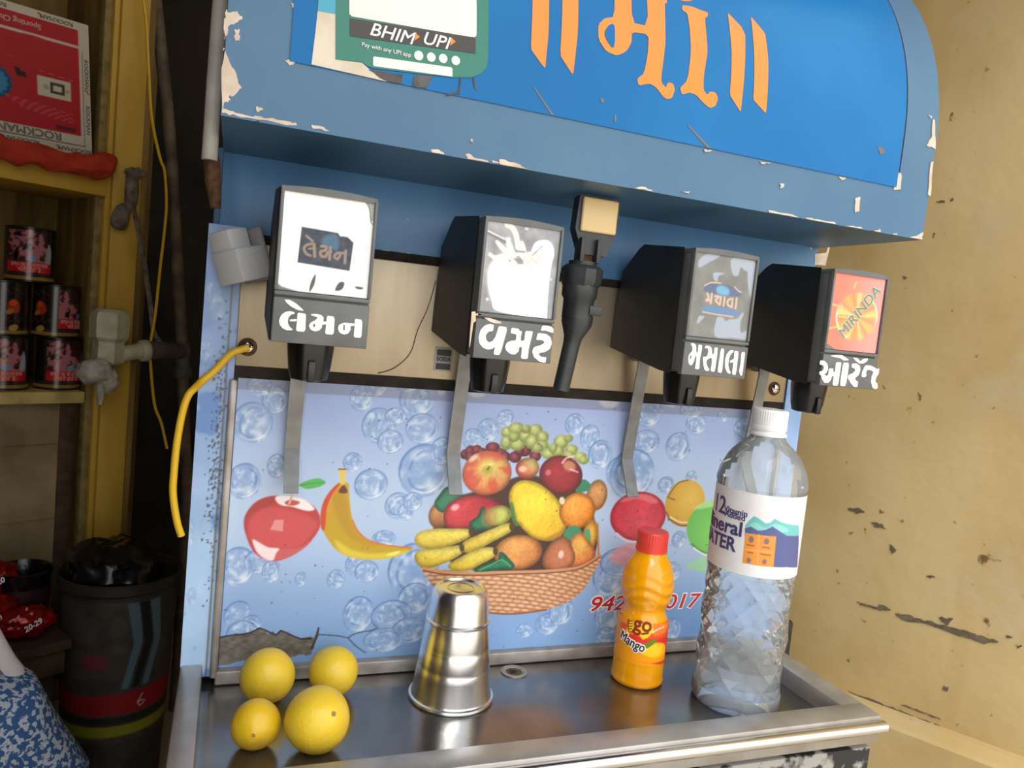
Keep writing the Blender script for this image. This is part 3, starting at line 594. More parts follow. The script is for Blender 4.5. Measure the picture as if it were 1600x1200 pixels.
# printed splash panel
def panel_paint(P):
    t = sm(P.Z, -255, -5)[:, None]; P.c[:] = np.array((130, 166, 214))*(1-t)+np.array((150, 168, 220))*t
    mid = np.exp(-((P.Z+110)/75)**2)[:, None]*.8; P.c[:] = P.c*(1-mid)+np.array((194, 214, 238))*mid
    br = (sm(P.X, 250, 520)*sm(-P.Z, 150, 250))[:, None]*.6; P.c[:] = P.c*(1-br)+np.array((106, 146, 204))*br
    P.c[:] += (fbm(P.X/60, P.Z/60, 3)-.5)[:, None]*14
    B = [(30.6,-16,11.4,13.1,0),(14,-36,17.3,18.5,0),(18.5,-4.2,12.2,9.7,0),(103.1,-10.2,11.2,12.5,0),(114.9,3.1,11.3,12.5,0),(120.3,-34,16,17.3,0),(153.1,-9,17.7,16.3,0),(160.2,-35.1,16.7,15.4,0),(142.3,6,12.8,9.2,0),(134.5,-24.6,10.4,8.1,0),(165.5,-73.6,25.3,26.3,0),(10.7,-86.5,14.3,16.6,0),(35.6,-72.7,8.4,11.2,0),(99.9,-67.6,9,9.2,0),(118,-87.5,16,15.2,0),(144.1,-106.7,13,13.1,0),(151.7,-112.6,8.3,8.4,0),(133.8,-137.7,11.7,8.4,0),(10.4,-160.6,15.5,18.1,0),(25.7,-157,11.5,11.4,0),(37.9,-165.8,8.5,10.3,0),(112.6,-161.2,12.7,11.9,0),(93.7,-174.3,8.5,9.5,0),(120.6,-167.9,11.6,10.8,0),(163.8,-167.2,25.5,27,0),(167.5,-194.9,17.1,16.1,0),(116.4,-208,15.1,18.2,0),(147.2,-210.6,20.4,16,0),(165.4,-225.7,18.4,13.8,0),(142,-233.6,20.4,12.4,0),(13.3,-206,12.5,16,0),(24.3,-214,9.5,10.4,0),(17.4,-220.5,13.6,12.7,0),(223.6,-33.6,11.4,12.2,0),(240.4,-21.8,9.7,9.2,0),(208.7,-42.7,10,10.9,0),(312.4,-24.1,11.1,11.5,0),(330.7,-36.8,11.3,14.2,0),(344.1,-53.1,14.3,15.7,0),(368.1,-70.8,16.1,17.2,0),(305.7,-226.7,14.1,12.1,0),(319.7,-214.1,14.2,16.2,0),(371.8,-177.7,22.3,26,0),(373.5,-221.3,16.5,18,0),(374.1,-243.9,13.5,11.2,0),(393.4,-8.6,17.9,15.8,0),(395.1,-38.2,16.5,13.3,0),(452.3,-17.1,13.4,12.2,0),(433.9,-42.2,16.3,16.3,0),(383.1,-72.5,27.5,28.1,0),(444.8,-2.6,15.6,9.5,0),(511.2,-20,11.6,11.9,0),(424.7,-83.1,10.8,9.6,0),(454.7,-73.7,7.9,6.9,0),(448.3,-141.4,9.5,9.8,0),(381.3,-164.4,25.5,16.4,0),(444.3,-176.2,11.9,11.3,0),(451.6,-241.3,12.9,14.4,0),(180.2,-55.2,11,14.4,0),(157.4,-103,9.6,9.6,0),(131.9,-48,12.7,11.7,0),(484.6,-7.4,8.1,6.9,0),(191.2,-106.4,7.4,7.4,0),(63.2,-173.4,5.5,7,0),(196.8,-230.6,12.7,11.5,0),(282.1,-232,9.6,8,0)]
    for k, e in enumerate(B): P.bubble(e, k*1.37+1, .88)
    for k, e in enumerate([(208.7,1.9,8.7,5.4,0),(259.2,3.7,4.6,3.1,0),(295.4,3.4,4.8,3.1,0),(347.6,0.1,10.7,5.8,0),(420,2.8,6.1,4,0),(175,-0.1,3.6,2.9,0)]): P.ell(e, (226, 232, 246), 1.5, .85)
    # --- cherry-like apple
    ap = [(12.6,-124.6),(13.5,-115.1),(19.4,-105.6),(27.9,-100.5),(36.7,-98.7),(47.2,-99.8),(59.6,-102.1),(69.2,-107.7),(74.4,-115),(76.2,-124.8),(72.7,-133.8),(65.6,-142.7),(56.9,-149.9),(48.1,-154.6),(39.2,-156.5),(28.5,-153.4),(21.4,-146.9),(16.4,-137.3)]
    P.poly(ap, (196, 62, 66), .8)
    P.poly([(13.5,-121.4),(14.5,-115.1),(20.2,-106.4),(27.9,-101.1),(36,-99.9),(35.6,-105.5),(24.2,-111.9),(17.5,-121.4),(16,-130.9),(13.9,-127.8)], (172, 60, 60), 1.5, alpha=.9)
    P.poly([(59.6,-145.1),(61.6,-129.6),(63.7,-116.6),(73.6,-115),(75.5,-124.8),(71.9,-133.8),(65.6,-142.4)], (178, 66, 66), 2, alpha=.8)
    P.poly([(16.1,-121.4),(24.2,-111.9),(38.9,-108.7),(57.3,-113.4),(73.3,-121.5),(71,-131.3),(59.6,-144.2),(41.4,-145.6),(24.8,-141.4),(17.6,-134.1)], (216, 88, 92), 3, alpha=.75)
    P.poly([(34.3,-128.7),(37.4,-119.9),(44.9,-119.9),(44.9,-130.3)], (232, 146, 146), .6, 0)
    P.poly([(36.5,-100.4),(41.1,-98.6),(53.3,-99.9),(62.7,-102.9),(70.2,-110.4),(63.3,-111.8),(50.9,-108.3),(43.3,-107.4),(38.6,-104.7)], (250, 238, 240), .8)
    P.poly([(44.6,-104.6),(48.9,-102.2),(55.8,-103.4),(57,-105.3),(52.3,-107.3),(47,-106.7)], (204, 80, 86), .8)
    P.poly([(20.4,-137.3),(26.1,-139.8),(33.9,-144.2),(43.3,-146),(39.1,-155.6),(31.6,-154.3),(24.4,-147.8)], (252, 226, 228), .9)
    P.poly([(43.3,-146.4),(59.6,-145.1),(69.9,-137.8),(65.7,-143.5),(57,-150.4),(48.1,-154.6),(39.9,-156.2)], (206, 96, 98), 1)
    P.line([(51.1,-95),(50.2,-99),(48.5,-105.4)], 2.0, (226, 176, 150), .4)
    P.poly([(55.5,-89),(59.2,-86.3),(65.9,-83.7),(72.7,-83),(78.1,-86.5),(72.5,-90.3),(63.4,-92.4),(58.8,-91.2)], (84, 182, 92), .6)
    P.line([(55.9,-89.6),(66.1,-87.5),(76.9,-86.5)], .6, (50, 140, 66), .4)
    # --- peeled banana
    bn = [(89.7,-86.3),(97.4,-87),(98.7,-93.5),(99.8,-101.7),(101.3,-110),(104,-119.9),(108.8,-129),(117.6,-137.5),(129.5,-142.1),(143,-144.5),(160.9,-146.5),(157,-149.8),(147.2,-153.6),(134,-156.3),(117.5,-156.3),(104.4,-154),(92.7,-148),(84,-138),(77.3,-126.4),(75.8,-113.4),(78.1,-101.9),(83.6,-92.4)]
    P.poly(bn, (198, 160, 40), .7)
    P.poly([(90.3,-138),(103.8,-146.5),(120.4,-151),(140.2,-150.4),(156.9,-149.3),(147.2,-154),(134,-156.3),(117.5,-156.3),(104.4,-154),(94.3,-148)], (226, 208, 70), 2, alpha=.8)
    P.poly([(84.1,-98.6),(93.3,-96.1),(98.8,-105),(101.5,-118.2),(109,-131.5),(119.4,-139.2),(129.6,-143.2),(119.7,-143.4),(103,-136.5),(92.2,-121.5)], (186, 140, 40), 3, alpha=.7)
    P.poly([(77.2,-127.2),(75.8,-113.4),(78.1,-101.9),(83.6,-92.4),(89.8,-86.8),(89.1,-92),(84.1,-99.4),(80.6,-110.1),(80.4,-128.1)], (208, 74, 44), .8)
    P.line([(90.9,-88.7),(86.2,-95.3),(82.9,-103.5),(81.8,-113.3)], 1.2, (226, 150, 60), .5)
    P.poly([(89.8,-94.9),(91.3,-90.7),(94.3,-88.7),(97.7,-94.4),(94.9,-96)], (112, 52, 44), .6)
    P.poly([(88.2,-74.4),(94.1,-74.3),(95.2,-87),(92.4,-88.2),(90.4,-87.1)], (226, 200, 96), .5, 0)
    P.line([(88.2,-74.4),(94.1,-74.3)], 1.4, (160, 80, 40), .4)
    P.line([(104,-119.9),(108.8,-129),(117.6,-137.5),(129.5,-142.1),(143,-144.5),(160.1,-146.5)], 1.0, (226, 90, 50), .5)
    P.poly([(137.1,-153.4),(141.8,-150.5),(150.1,-149.2),(145.4,-153.1)], (240, 230, 110), .6)
    # --- basket
    bk = [(170.8,-164.6),(197.2,-168.5),(242.3,-171.8),(289.2,-171.9),(328,-169.4),(354.3,-157.2),(357.5,-163.1),(353.4,-171.2),(343.1,-190.8),(327.1,-204.3),(303.3,-211.8),(270,-214.5),(241.8,-212),(211.7,-205.1),(188.2,-188.9),(177.1,-174.5)]
    def weave(x, z):
        zz = z+.10*x+.0009*(x-250)**2; row = np.floor(zz/4.2); ph = x/9.5+.5*(row % 2)
        e = np.abs((zz/4.2) % 1-.5)*2; w = np.abs(np.sin(PI*ph))
        t = np.clip((1.15-.75*e**2.2)*(.62+.38*w)*(.8+.3*vnoise(x/4, zz/2, 8)), 0, 1)[:, None]
        return np.array((122, 66, 46))*(1-t)+np.array((232, 182, 140))*t
    P.poly(bk, weave, .7)
    P.line([(303.3,-211.8),(270,-214.5),(241.8,-212),(211.7,-205.1),(188.2,-188.9)], 2.0, (150, 94, 66), .6)
    P.line([(349.8,-124.5),(352,-138.5),(354.8,-157.2)], 2.2, (196, 130, 84), .8)
    # back fruit
    def E(s): return s
    F = [(183.4,-115.6,9.9,12.4,0),(226.7,-74.7,24.6,21.2,0),(267.3,-69,12.3,10.4,0),(303.6,-74.8,23.6,18.9,-14),(345.4,-94.6,11.6,15.7,0),(325.6,-110.7,19.8,18.4,0),(242.3,-115.9,13.2,9.9,8),(266.9,-152.5,24.9,17.2,0),(342.8,-136.1,8.1,16.8,0)]
    P.poly([(197,-98.4),(211.9,-94),(237.9,-84.9),(269.2,-75.6),(303.4,-83.8),(328.9,-92.5),(344.1,-115.3),(351.1,-152.4),(327.9,-168.3),(265.4,-171.3),(207.9,-165.5),(179,-136.9),(187.4,-111.3)], (70, 44, 34), 1.5)
    P.ell(F[0], rad(F[0][0]-4, F[0][1]+6, 24, (206, 146, 96), (150, 92, 54)), .8, edge=.34)
    P.poly([(177.8,-105.4),(181.7,-96.5),(189.5,-88.3),(203.7,-95.1),(199.6,-102.7),(191.7,-111.3),(184.2,-112.4)], (58, 136, 104), .8, edge=.4)
    for e in [(202.8,-57.4,4.4,4.7,0),(208,-54.4,5.3,5.5,0),(214.1,-53.2,5.3,5.1,0),(219.1,-55.2,4.9,4.7,0),(229.8,-50.1,7.2,5.2,0),(238.3,-55.6,6.3,5.2,0),(243.1,-58.7,5.5,5.2,0),(253.4,-58.4,6.4,5.7,0),(261.9,-52,7.9,5.7,0),(274.1,-56.9,6.1,5.3,0),(257.4,-52.8,5.1,4.4,0),(208.5,-59.8,5.3,4.7,0)]: P.ell(e, rad(e[0]-1.5, e[1]+2, e[2], (184, 84, 100), (112, 30, 50)), .5, edge=.3)
    for e in [(242.9,-35,6.3,6,0),(251.6,-30.9,8.2,6.1,0),(243.2,-44.7,6.4,7.4,0),(254.2,-44.9,8.3,7.4,0),(262.2,-37.4,7.4,7,0),(271.4,-32,7.5,6.6,0),(269.1,-42.6,7.4,7.5,0),(279.6,-38.3,6.6,6.2,0),(280.1,-46.6,7.1,5.7,0),(250.2,-39,5.9,5.2,0),(275.6,-49,6.1,4.8,0),(261.5,-30.9,5.1,4.4,0),(288,-54.1,8.1,5.3,0),(299.8,-41.9,8.1,7.1,0),(307.4,-38.5,4.8,4,0),(297.2,-50.9,7.2,5.8,0),(312,-49.5,6.8,5.4,0),(322.1,-56.4,7.4,5,0),(309.7,-54.5,7.3,4,0),(326.2,-59.6,5.9,4.1,0),(292.1,-48.4,4.8,4.9,0)]: P.ell(e, rad(e[0]-2, e[1]+3, e[2]*1.1, (224, 228, 156), (160, 176, 88)), .6, edge=.22)
    P.ell(F[4], rad(F[4][0]+3, F[4][1]+3, 26, (222, 160, 98), (190, 122, 68)), .8, edge=.34)
    P.poly([(321.3,-91.4),(327.3,-78.9),(336.5,-83.2),(334.8,-90.1)], (50, 130, 96), .7)
    a = F[1]; P.ell(a, rad(a[0]+2, a[1]+8, 40, (232, 222, 120), (214, 92, 66), .9), .8, edge=.34)
    I = P.sel(a[0]-42, a[0]+42, a[1]-38, a[1]+38); dx_ = (P.X[I]-a[0])/a[2]; dz_ = (P.Z[I]-a[1]-4)/a[3]; dd = np.hypot(dx_, (P.Z[I]-a[1])/a[3]); q_ = fbm(np.arctan2(dz_, dx_)*2.6+8, np.hypot(dx_, dz_)*1.3, 21)
    P.mixin(I, (dd < .97)*sm(np.hypot(dx_, dz_), .25, .7)*sm(q_, .35, .65)*.75, (208, 76, 62))
    P.ell((a[0], a[1]+3, 5, 4, 0), (180, 170, 70), 2); P.line([(a[0], a[1]+3), (a[0]+1.5, a[1]+6)], 1.2, (84, 60, 34), .4)
    P.ell((a[0]-15, a[1]+14, 5, 2.5, 40), (252, 240, 222), 1.5, .7)
    a = F[2]; P.ell(a, rad(a[0]+6, a[1]+7, 22, (216, 206, 120), (196, 60, 62)), .6, edge=.34); P.ell((a[0]-5, a[1]-1, 4, 3, 0), (246, 220, 210), 1, .7)
    a = F[3]; P.ell(a, rad(a[0]-3, a[1]+2, 40, (168, 46, 56), (112, 20, 34)), .7, edge=.34); P.ell((a[0]+8, a[1]+9, 7, 5, -20), (204, 150, 100), 1.5, .8); P.line([(a[0]+0, a[1]+12), (a[0]+4, a[1]+17), (a[0]+12, a[1]+19)], 1.8, (252, 232, 236), .9, .8); P.line([(a[0]+9, a[1]+6), (a[0]+18, a[1]+3)], 1.2, (245, 210, 214), .5, .9); P.ell((a[0]-14, a[1]+2, 3, 3, 0), (214, 120, 130), 1, .8)
    mg = [(188,-117.7),(189.2,-108.1),(197.2,-100.6),(212.2,-96.5),(227.8,-96.8),(242,-102.3),(248.3,-107.8),(238.8,-115.5),(228.2,-123.1),(213.1,-127.9),(197.7,-128.9),(190.8,-125.2)]
    P.poly(mg, rad(*mm1([(200.2,-109.1)]), 50, (220, 74, 80), (150, 26, 42)), .7, edge=.34)
    P.ell((mm1([(198.3,-108)])[0], mm1([(198.3,-108)])[1], 4, 3, 20), (250, 200, 206), 1.2, .8)
    P.poly([(213.7,-123.1),(221.9,-115.5),(223.4,-108.6),(227.9,-108.5),(234,-124.2),(237.7,-126.9),(224.5,-130.8),(217.7,-129.6)], (44, 118, 84), .7, edge=.4)
    ml = [(251.3,-98.9),(254.1,-86.8),(262.8,-81.2),(277,-82.5),(292.1,-90.7),(305.6,-102.9),(314.6,-117.6),(314.1,-130.1),(307.3,-139.2),(295.4,-141.4),(280.7,-137.8),(267.8,-127.7),(258.4,-116.5)]
    P.poly(ml, rad(*mm1([(274.2,-99.8)]), 58, (252, 222, 66), (216, 158, 28), 1.5), .7, edge=.3)
    P.poly([(295.4,-140.7),(307.2,-138.8),(314.1,-130.1),(314.7,-123.3),(308.8,-131.3),(297.3,-136.8)], (176, 128, 44), 1.5, alpha=.7)
    P.poly([(253.1,-103.3),(256.4,-104.4),(261.1,-119.9),(265.2,-125.4),(260.5,-125.4),(254.8,-115.4)], (70, 128, 60), 1, alpha=.9)
    a = F[5]; P.ell(a, rad(a[0]-4, a[1]+6, 30, (252, 178, 76), (226, 122, 34)), .7, edge=.34); P.ell((a[0]-18, a[1]+10, 3, 4, 20), (236, 226, 196), .6, .9)
    for k in range(14): P.ell((a[0]+math.cos(k*2.4)*(3+k*1.4), a[1]+4+math.sin(k*2.4)*(3+k*1.2), .6, .6, 0), (196, 96, 30), .4, .6)
    a = F[6]; P.ell(a, rad(a[0]+3, a[1]+3, 20, (210, 214, 110), (160, 160, 62)), .6, edge=.34); P.ell((a[0]-9, a[1]-2, 8, 10, 0), (206, 140, 92), 3, .5)
    a = F[8]; P.ell(a, rad(a[0], a[1], 26, (246, 190, 88), (224, 150, 60)), .7, edge=.34)
    P.poly([(313.3,-138.1),(317,-127.9),(328,-126.8),(333.9,-134.9),(327.3,-141.7)], (60, 140, 104), .7); P.poly([(334.1,-136),(340.7,-129.1),(344.3,-141.9),(340.2,-145.3)], (96, 160, 120), .7)
    a = F[7]; P.ell(a, rad(a[0]-5, a[1]+6, 36, (232, 168, 96), (200, 116, 56)), .8, edge=.34)
    P.poly([(322.1,-140),(331.1,-132.5),(340.8,-140.2),(349.6,-150.1),(350.7,-159.4),(342.7,-166.7),(326,-169.4),(320.9,-161.2)], rad(*mm1([(332.8,-146.4)]), 34, (240, 190, 96), (202, 72, 54)), .7, edge=.3)
    pr = [(293.4,-161.8),(295.4,-151.6),(304.9,-139.2),(314.4,-137),(321.2,-142.8),(328.7,-157.9),(325.8,-167),(316,-172.1),(305,-172.3),(296.6,-168.7)]
    P.poly(pr, rad(*mm1([(313.1,-157.6)]), 32, (216, 128, 96), (146, 92, 50)), .7, edge=.3); P.ell((mm1([(312.8,-155.3)])[0], mm1([(312.8,-155.3)])[1], 3, 4, 0), (250, 220, 210), 1.2, .8)
    yb = ((244, 224, 110), (212, 178, 52))
    for b in [[(196.7,-164.1),(209.1,-155.7),(224.1,-148.7),(237.5,-146.9),(245.2,-151.2),(240.8,-157.4),(230.1,-163.3),(217.2,-169.6),(203.9,-169.7)], [(163.7,-155.9),(165.7,-150),(175.7,-147.1),(190.7,-146.1),(205.9,-144.8),(211.1,-148.5),(206.8,-154.6),(194.3,-161.3),(179.5,-165.9),(168.6,-163.5)], [(162.4,-136.8),(167.8,-130.9),(180.3,-128.4),(197.7,-128.5),(213.2,-129),(218.1,-133.3),(209.8,-139.8),(192.8,-146.1),(175.7,-148),(165.2,-144.2)], [(207.3,-148),(211,-140.5),(222.7,-135.1),(237.9,-128.6),(253.3,-123.2),(259.5,-127),(254.4,-133.2),(239.2,-141.4),(226.3,-148.3),(215.5,-152.1)]]:
        q = np.array(b); P.poly(b, lambda x, z, q=q: np.array(yb[0])*(1-np.clip((q[:, 1].max()-z)/(np.ptp(q[:, 1])+1e-6), 0, 1)[:, None])+np.array(yb[1])*np.clip((q[:, 1].max()-z)/(np.ptp(q[:, 1])+1e-6), 0, 1)[:, None], .6, edge=.26)
    for p in [[(208.7,-147)], [(216.3,-131.8)], [(257,-127)], [(242.9,-151.2)]]: P.ell((p[0][0], p[0][1], 2.4, 4.2, 15), (74, 58, 34), .7)
    for p in [[(222.8,-169.8),(234.5,-162.8),(245.6,-159.7),(246.8,-152.6),(250.6,-152.2),(257,-157.7),(264.4,-165.7),(260.5,-168.9),(246.7,-169.7),(230.9,-171.5)]]: P.poly(p, (44, 130, 92), .7, edge=.4)
    P.line([(228.4,-169.3),(241.5,-163.6),(250.3,-159.8),(260.3,-166.7)], 1.2, (90, 168, 128), .6)
    rim = [(173.1,-166.4),(193,-170.6),(224.2,-172.5),(260.9,-172.3),(298.9,-172.2),(333,-169.5),(349.7,-161.7),(356.3,-157.2)]
    P.line(rim, 3.2, (206, 150, 108), .7); P.line([(x, z-1.8) for x, z in rim], 1.2, (120, 68, 46), .6)
    # --- glass fruit at right
    rb = [(395.9,-115.8,32.7,25.4,0)][0]
    P.poly([(368.4,-157),(377.8,-148.5),(396.4,-144),(416.2,-147.1),(424.4,-158.9),(414.7,-168.5),(389,-169.8),(371.4,-164.7)], (232, 150, 160), 2, alpha=.75)
    P.ell(rb, rad(rb[0]+4, rb[1]-8, 52, (228, 84, 98), (196, 44, 62)), .8, edge=.25)
    P.poly([(371.9,-101.1),(383.6,-94.4),(404.8,-93.2),(417.7,-100.7),(410.4,-102.7),(392.6,-98.1),(380.2,-101)], (236, 134, 142), 1.5, alpha=.7)
    P.line([(370.3,-130.4),(380.7,-138.1),(396,-141.5),(415.1,-138.4),(424.9,-129.7)], 1.4, (168, 40, 60), .6)
    P.line([(372.9,-134.2),(385.4,-141.9),(400.6,-143.4),(417.4,-139.4)], 2.2, (244, 226, 232), .9, .9)
    y = [(450.6,-101.8,24.2,25.2,0)][0]; P.ell(y, rad(y[0]+6, y[1]+4, 38, (232, 190, 80), (196, 150, 46)), .7)
    P.line([(429,-94.8),(438.1,-81.2),(451,-77.4)], 1.2, (120, 84, 40), .6); P.line([(429.1,-112.2),(434.6,-120),(448.8,-126.3),(462.3,-125.5)], 2.0, (140, 96, 40), .6); P.line([(434.2,-117.1),(448.4,-122.9),(464,-122)], 1.4, (250, 236, 180), .7)
    P.line([(428,-95.8),(437.2,-98.6)], 1.4, (140, 100, 50), .6)
    gg = [(492.5,-128,36.4,29.5,0)][0]
    P.poly([(463.1,-172.6),(472.2,-163.8),(490.1,-159.7),(516.2,-160.6),(525.2,-173),(497.5,-178.4)], (150, 220, 140), 3, alpha=.7)
    P.ell(gg, rad(gg[0]-2, gg[1]-6, 52, (134, 214, 104), (84, 176, 78)), .8)
    P.poly([(462.1,-108.2),(472.5,-101.2),(490.7,-99.1),(495.8,-102),(477.9,-107.1)], (180, 232, 150), 1.5, alpha=.8)
    P.line([(465.2,-146.7),(477.8,-154.9),(494.6,-158.2),(513.2,-156.5)], 2.4, (60, 140, 70), .8); P.line([(468.1,-150.8),(480.5,-157.5),(494.9,-160.2)], 1.8, (230, 245, 226), .8)
    # wear: torn lower left corner, cracks, specks; last, a darker top band
    P.poly(jag([(-1.6,-223.1),(10.4,-220.9),(24.4,-220.1),(31.2,-216.2),(36.9,-220),(46.1,-223.3),(49.5,-219.6),(57.1,-223.5),(66.6,-228),(77.8,-227.7),(80.9,-218.9),(82.3,-225),(78.6,-238.8),(75.2,-243.6),(64.1,-243.8),(44,-244.8),(12,-246.5),(-1.8,-249),(-4.9,-225.8)], 1.2, 4, 3), lambda x, z: np.array((112, 104, 96))+(fbm(x/5, z/3, 4)[:, None]-.5)*70, .4, 0)
    P.line(jag([(-1.6,-223.1),(24.4,-220.1),(31.2,-216.2),(46.1,-223.3),(49.5,-219.6),(66.6,-228),(76,-228.6)], .5, 3, 2)[:-2], 1.3, (44, 40, 40), .4)
    P.line([(81.9,-218.9),(80.6,-227.9),(77.1,-237.7)], 1.6, (50, 50, 58), .4); P.line(jag([(81.4,-224.9),(108.5,-229.5),(116,-225.8),(132.5,-222.6)], .8, 3, 5)[:-2], 1.0, (70, 72, 88), .4); P.line([(108.5,-229.5),(117,-238.2),(125.8,-244.9)], 1.0, (70, 72, 88), .4)
    rd = random.Random(11)
    for k in range(170): P.ell((rd.uniform(2, 555), rd.uniform(-250, -5), rd.uniform(.3, .9), rd.uniform(.3, .9), 0), (60, 64, 84), .3, rd.uniform(.4, .9))
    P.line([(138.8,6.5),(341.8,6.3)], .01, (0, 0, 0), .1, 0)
    P.mixin(P.sel(-9, 600, -9, 5), .35*np.ones(len(P.sel(-9, 600, -9, 5))), (90, 84, 92))  # even darker band across the top edge of the panel
def mm1(p): return p[0]
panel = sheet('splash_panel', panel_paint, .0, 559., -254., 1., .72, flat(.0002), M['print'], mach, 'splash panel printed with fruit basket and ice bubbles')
A = mm([(370.5,-208.9),(460.1,-209.8)])
def onp(p): return lambda a, b, h: Vector((p[0]+a, .0001-h, p[1]+b))
for s, p, r in (('942', A[0], 0), ('017', A[1], 0)):
    text('phone_digits_outline', s, .0218, onp(p), M['ink_white'], panel, t=.0003, bold=.0014, shear=.2, sx=1.3, sp=1.0)
    text('phone_digits', s, .0218, onp(p), M['ink_red'], panel, t=.0006, bold=.0003, shear=.2, sx=1.3, sp=1.0)

# tray with raised rim
TX0, TX1, TI0, TI1, TF, TFI, ZR = -.0300, .5545, -.0125, .5290, -.1850, -.1605, ZT+.018
g = MB(); g.box(((TI0+TI1)/2, (TFI+.004)/2, ZT-.004), (TI1-TI0+.004, -TFI+.012, .008)); tray = g.build('tray', M['steel'], mach, 'stainless drip tray')
g = MB()
g.box(((TX0+TI0)/2, (TFI+.03)/2-.004, ZR-.013), (TI0-TX0, -TFI+.03, .026), .0022)
g.box(((TX1+TI1)/2, (TFI-.053)/2+.024, ZR-.013), (TX1-TI1, -TFI+.0, .026), .0022)
g.box(((TX0+TX1)/2, (TF+TFI)/2, ZR-.013), (TX1-TX0, TFI-TF, .026), .0025)
g.build('tray_rim', M['rim'], mach, 'raised stainless rim of the tray')
g = MB(); g.tube([(TX0, TF-.0035, ZR-.0085), (TX1, TF-.0035, ZR-.0085)], .0052, 14); g.build('rolled_edge', M['bright'], mach, 'bright rolled front edge of the tray')
hx, hy = mm([(265.5,-22.2)])[0]
g = MB(); g.lathe([(.0125, 0), (.0128, .0012), (.0105, .0018), (.0080, .0006), (.0076, .0001)], 28, (hx, hy, ZT), cap=False); g.lathe([(0, .0004), (.0079, .0004)], 24, (hx, hy, ZT), mi=1, cap=False); g.lathe([(0, .0010), (.0034, .0009)], 16, (hx-.001, hy, ZT), mi=2, cap=False)
g.build('drain_hole', [M['rim'], mat('drain_grime', (92, 76, 44), .6, c2=(52, 44, 30), scale=300), M['gap']], mach, smooth=40)
g = MB(); g.box(((TX0+TX1)/2, TF/2+.02, (ZG+ZT-.014)/2), (TX1-TX0-.004, -TF+.03, ZT-.014-ZG), .002); g.build('front_panel', M['frontpanel'], mach, 'peeling black lower front panel')
g = MB(); g.box((.600, .02, -.262), (.026, .05, .05), .004); g.build('rear_bracket', M['black'], mach)

# ---- the four valves
FY = -.130
def fm(a, b, h): return Vector((a, FY-h, b))
def window_white(P):
    P.c[:] = (244, 244, 243); P.c[:] += (fbm(P.X/14, P.Z/14, 2)-.5)[:, None]*10
    q = [(32,119.2),(56.1,118.2),(57.7,116.1),(60,116.4),(62.9,116.2),(67,113),(65.9,93.5),(30.9,95.2)]
    P.poly(q, lambda x, z: np.array((74, 78, 90))+(fbm(x/3, z/3, 6)-.5)[:, None]*36, .4, 0)
    P.poly([(45.8,111.1),(47.5,114.8),(52.5,117.1),(56.1,115.3),(57.6,110.3),(56.2,106.1),(52.7,107.3),(49.2,107.5)], (88, 126, 156), 1.5, alpha=.75)
    br = (156, 136, 122)
    P.line([(35.5,113.5),(39.7,110.6)], 1.6, br, .5); P.line([(39.5,108.8),(36,107.5),(34.5,105),(36.1,101.8),(39,100.7)], 1.8, br, .5); P.line([(37.6,105.1),(40,105.7)], 1.2, br, .5); P.line([(40.9,108.7),(41.8,100.5)], 2.0, br, .5)
    P.line([(45.8,107.9),(48.6,108),(48.8,105.7),(45.5,104.1),(46.3,101.3),(49.1,101.4),(50.1,104.1),(52.3,105)], 2.0, br, .5); P.line([(51.8,107.8),(51.8,99.7)], 2.0, br, .5)
    P.line([(62.1,105),(56.9,104.7),(54.8,102.1),(57.2,100.7),(58.7,103.5)], 1.8, br, .5); P.line([(62.2,106.8),(62.3,98.7)], 2.0, br, .5)
    for p in [[(40,77.3),(40.8,83.2),(43.3,88.5),(43.1,82.2),(40.9,77)], [(57.2,79.1),(59.4,84.6),(63,85),(61.7,80.3)], [(70.6,83.2),(75.9,83.1),(75.4,81.8),(72.1,81.7)]]: P.poly(p, (90, 92, 96), .4)
    P.poly([(73.1,142.2),(81,142.7),(80,130),(77.8,129.1),(77,134.9),(74.6,139.8)], (168, 168, 164), .5, 0); P.line([(73.1,141.9),(76.1,137.4),(77.9,128.4),(80.9,127.5)], .7, (110, 112, 108), .4)
    P.poly([(17.9,80.7),(21.8,77.9),(31.9,75.8),(18.3,74.3)], (120, 122, 124), .6, 0)
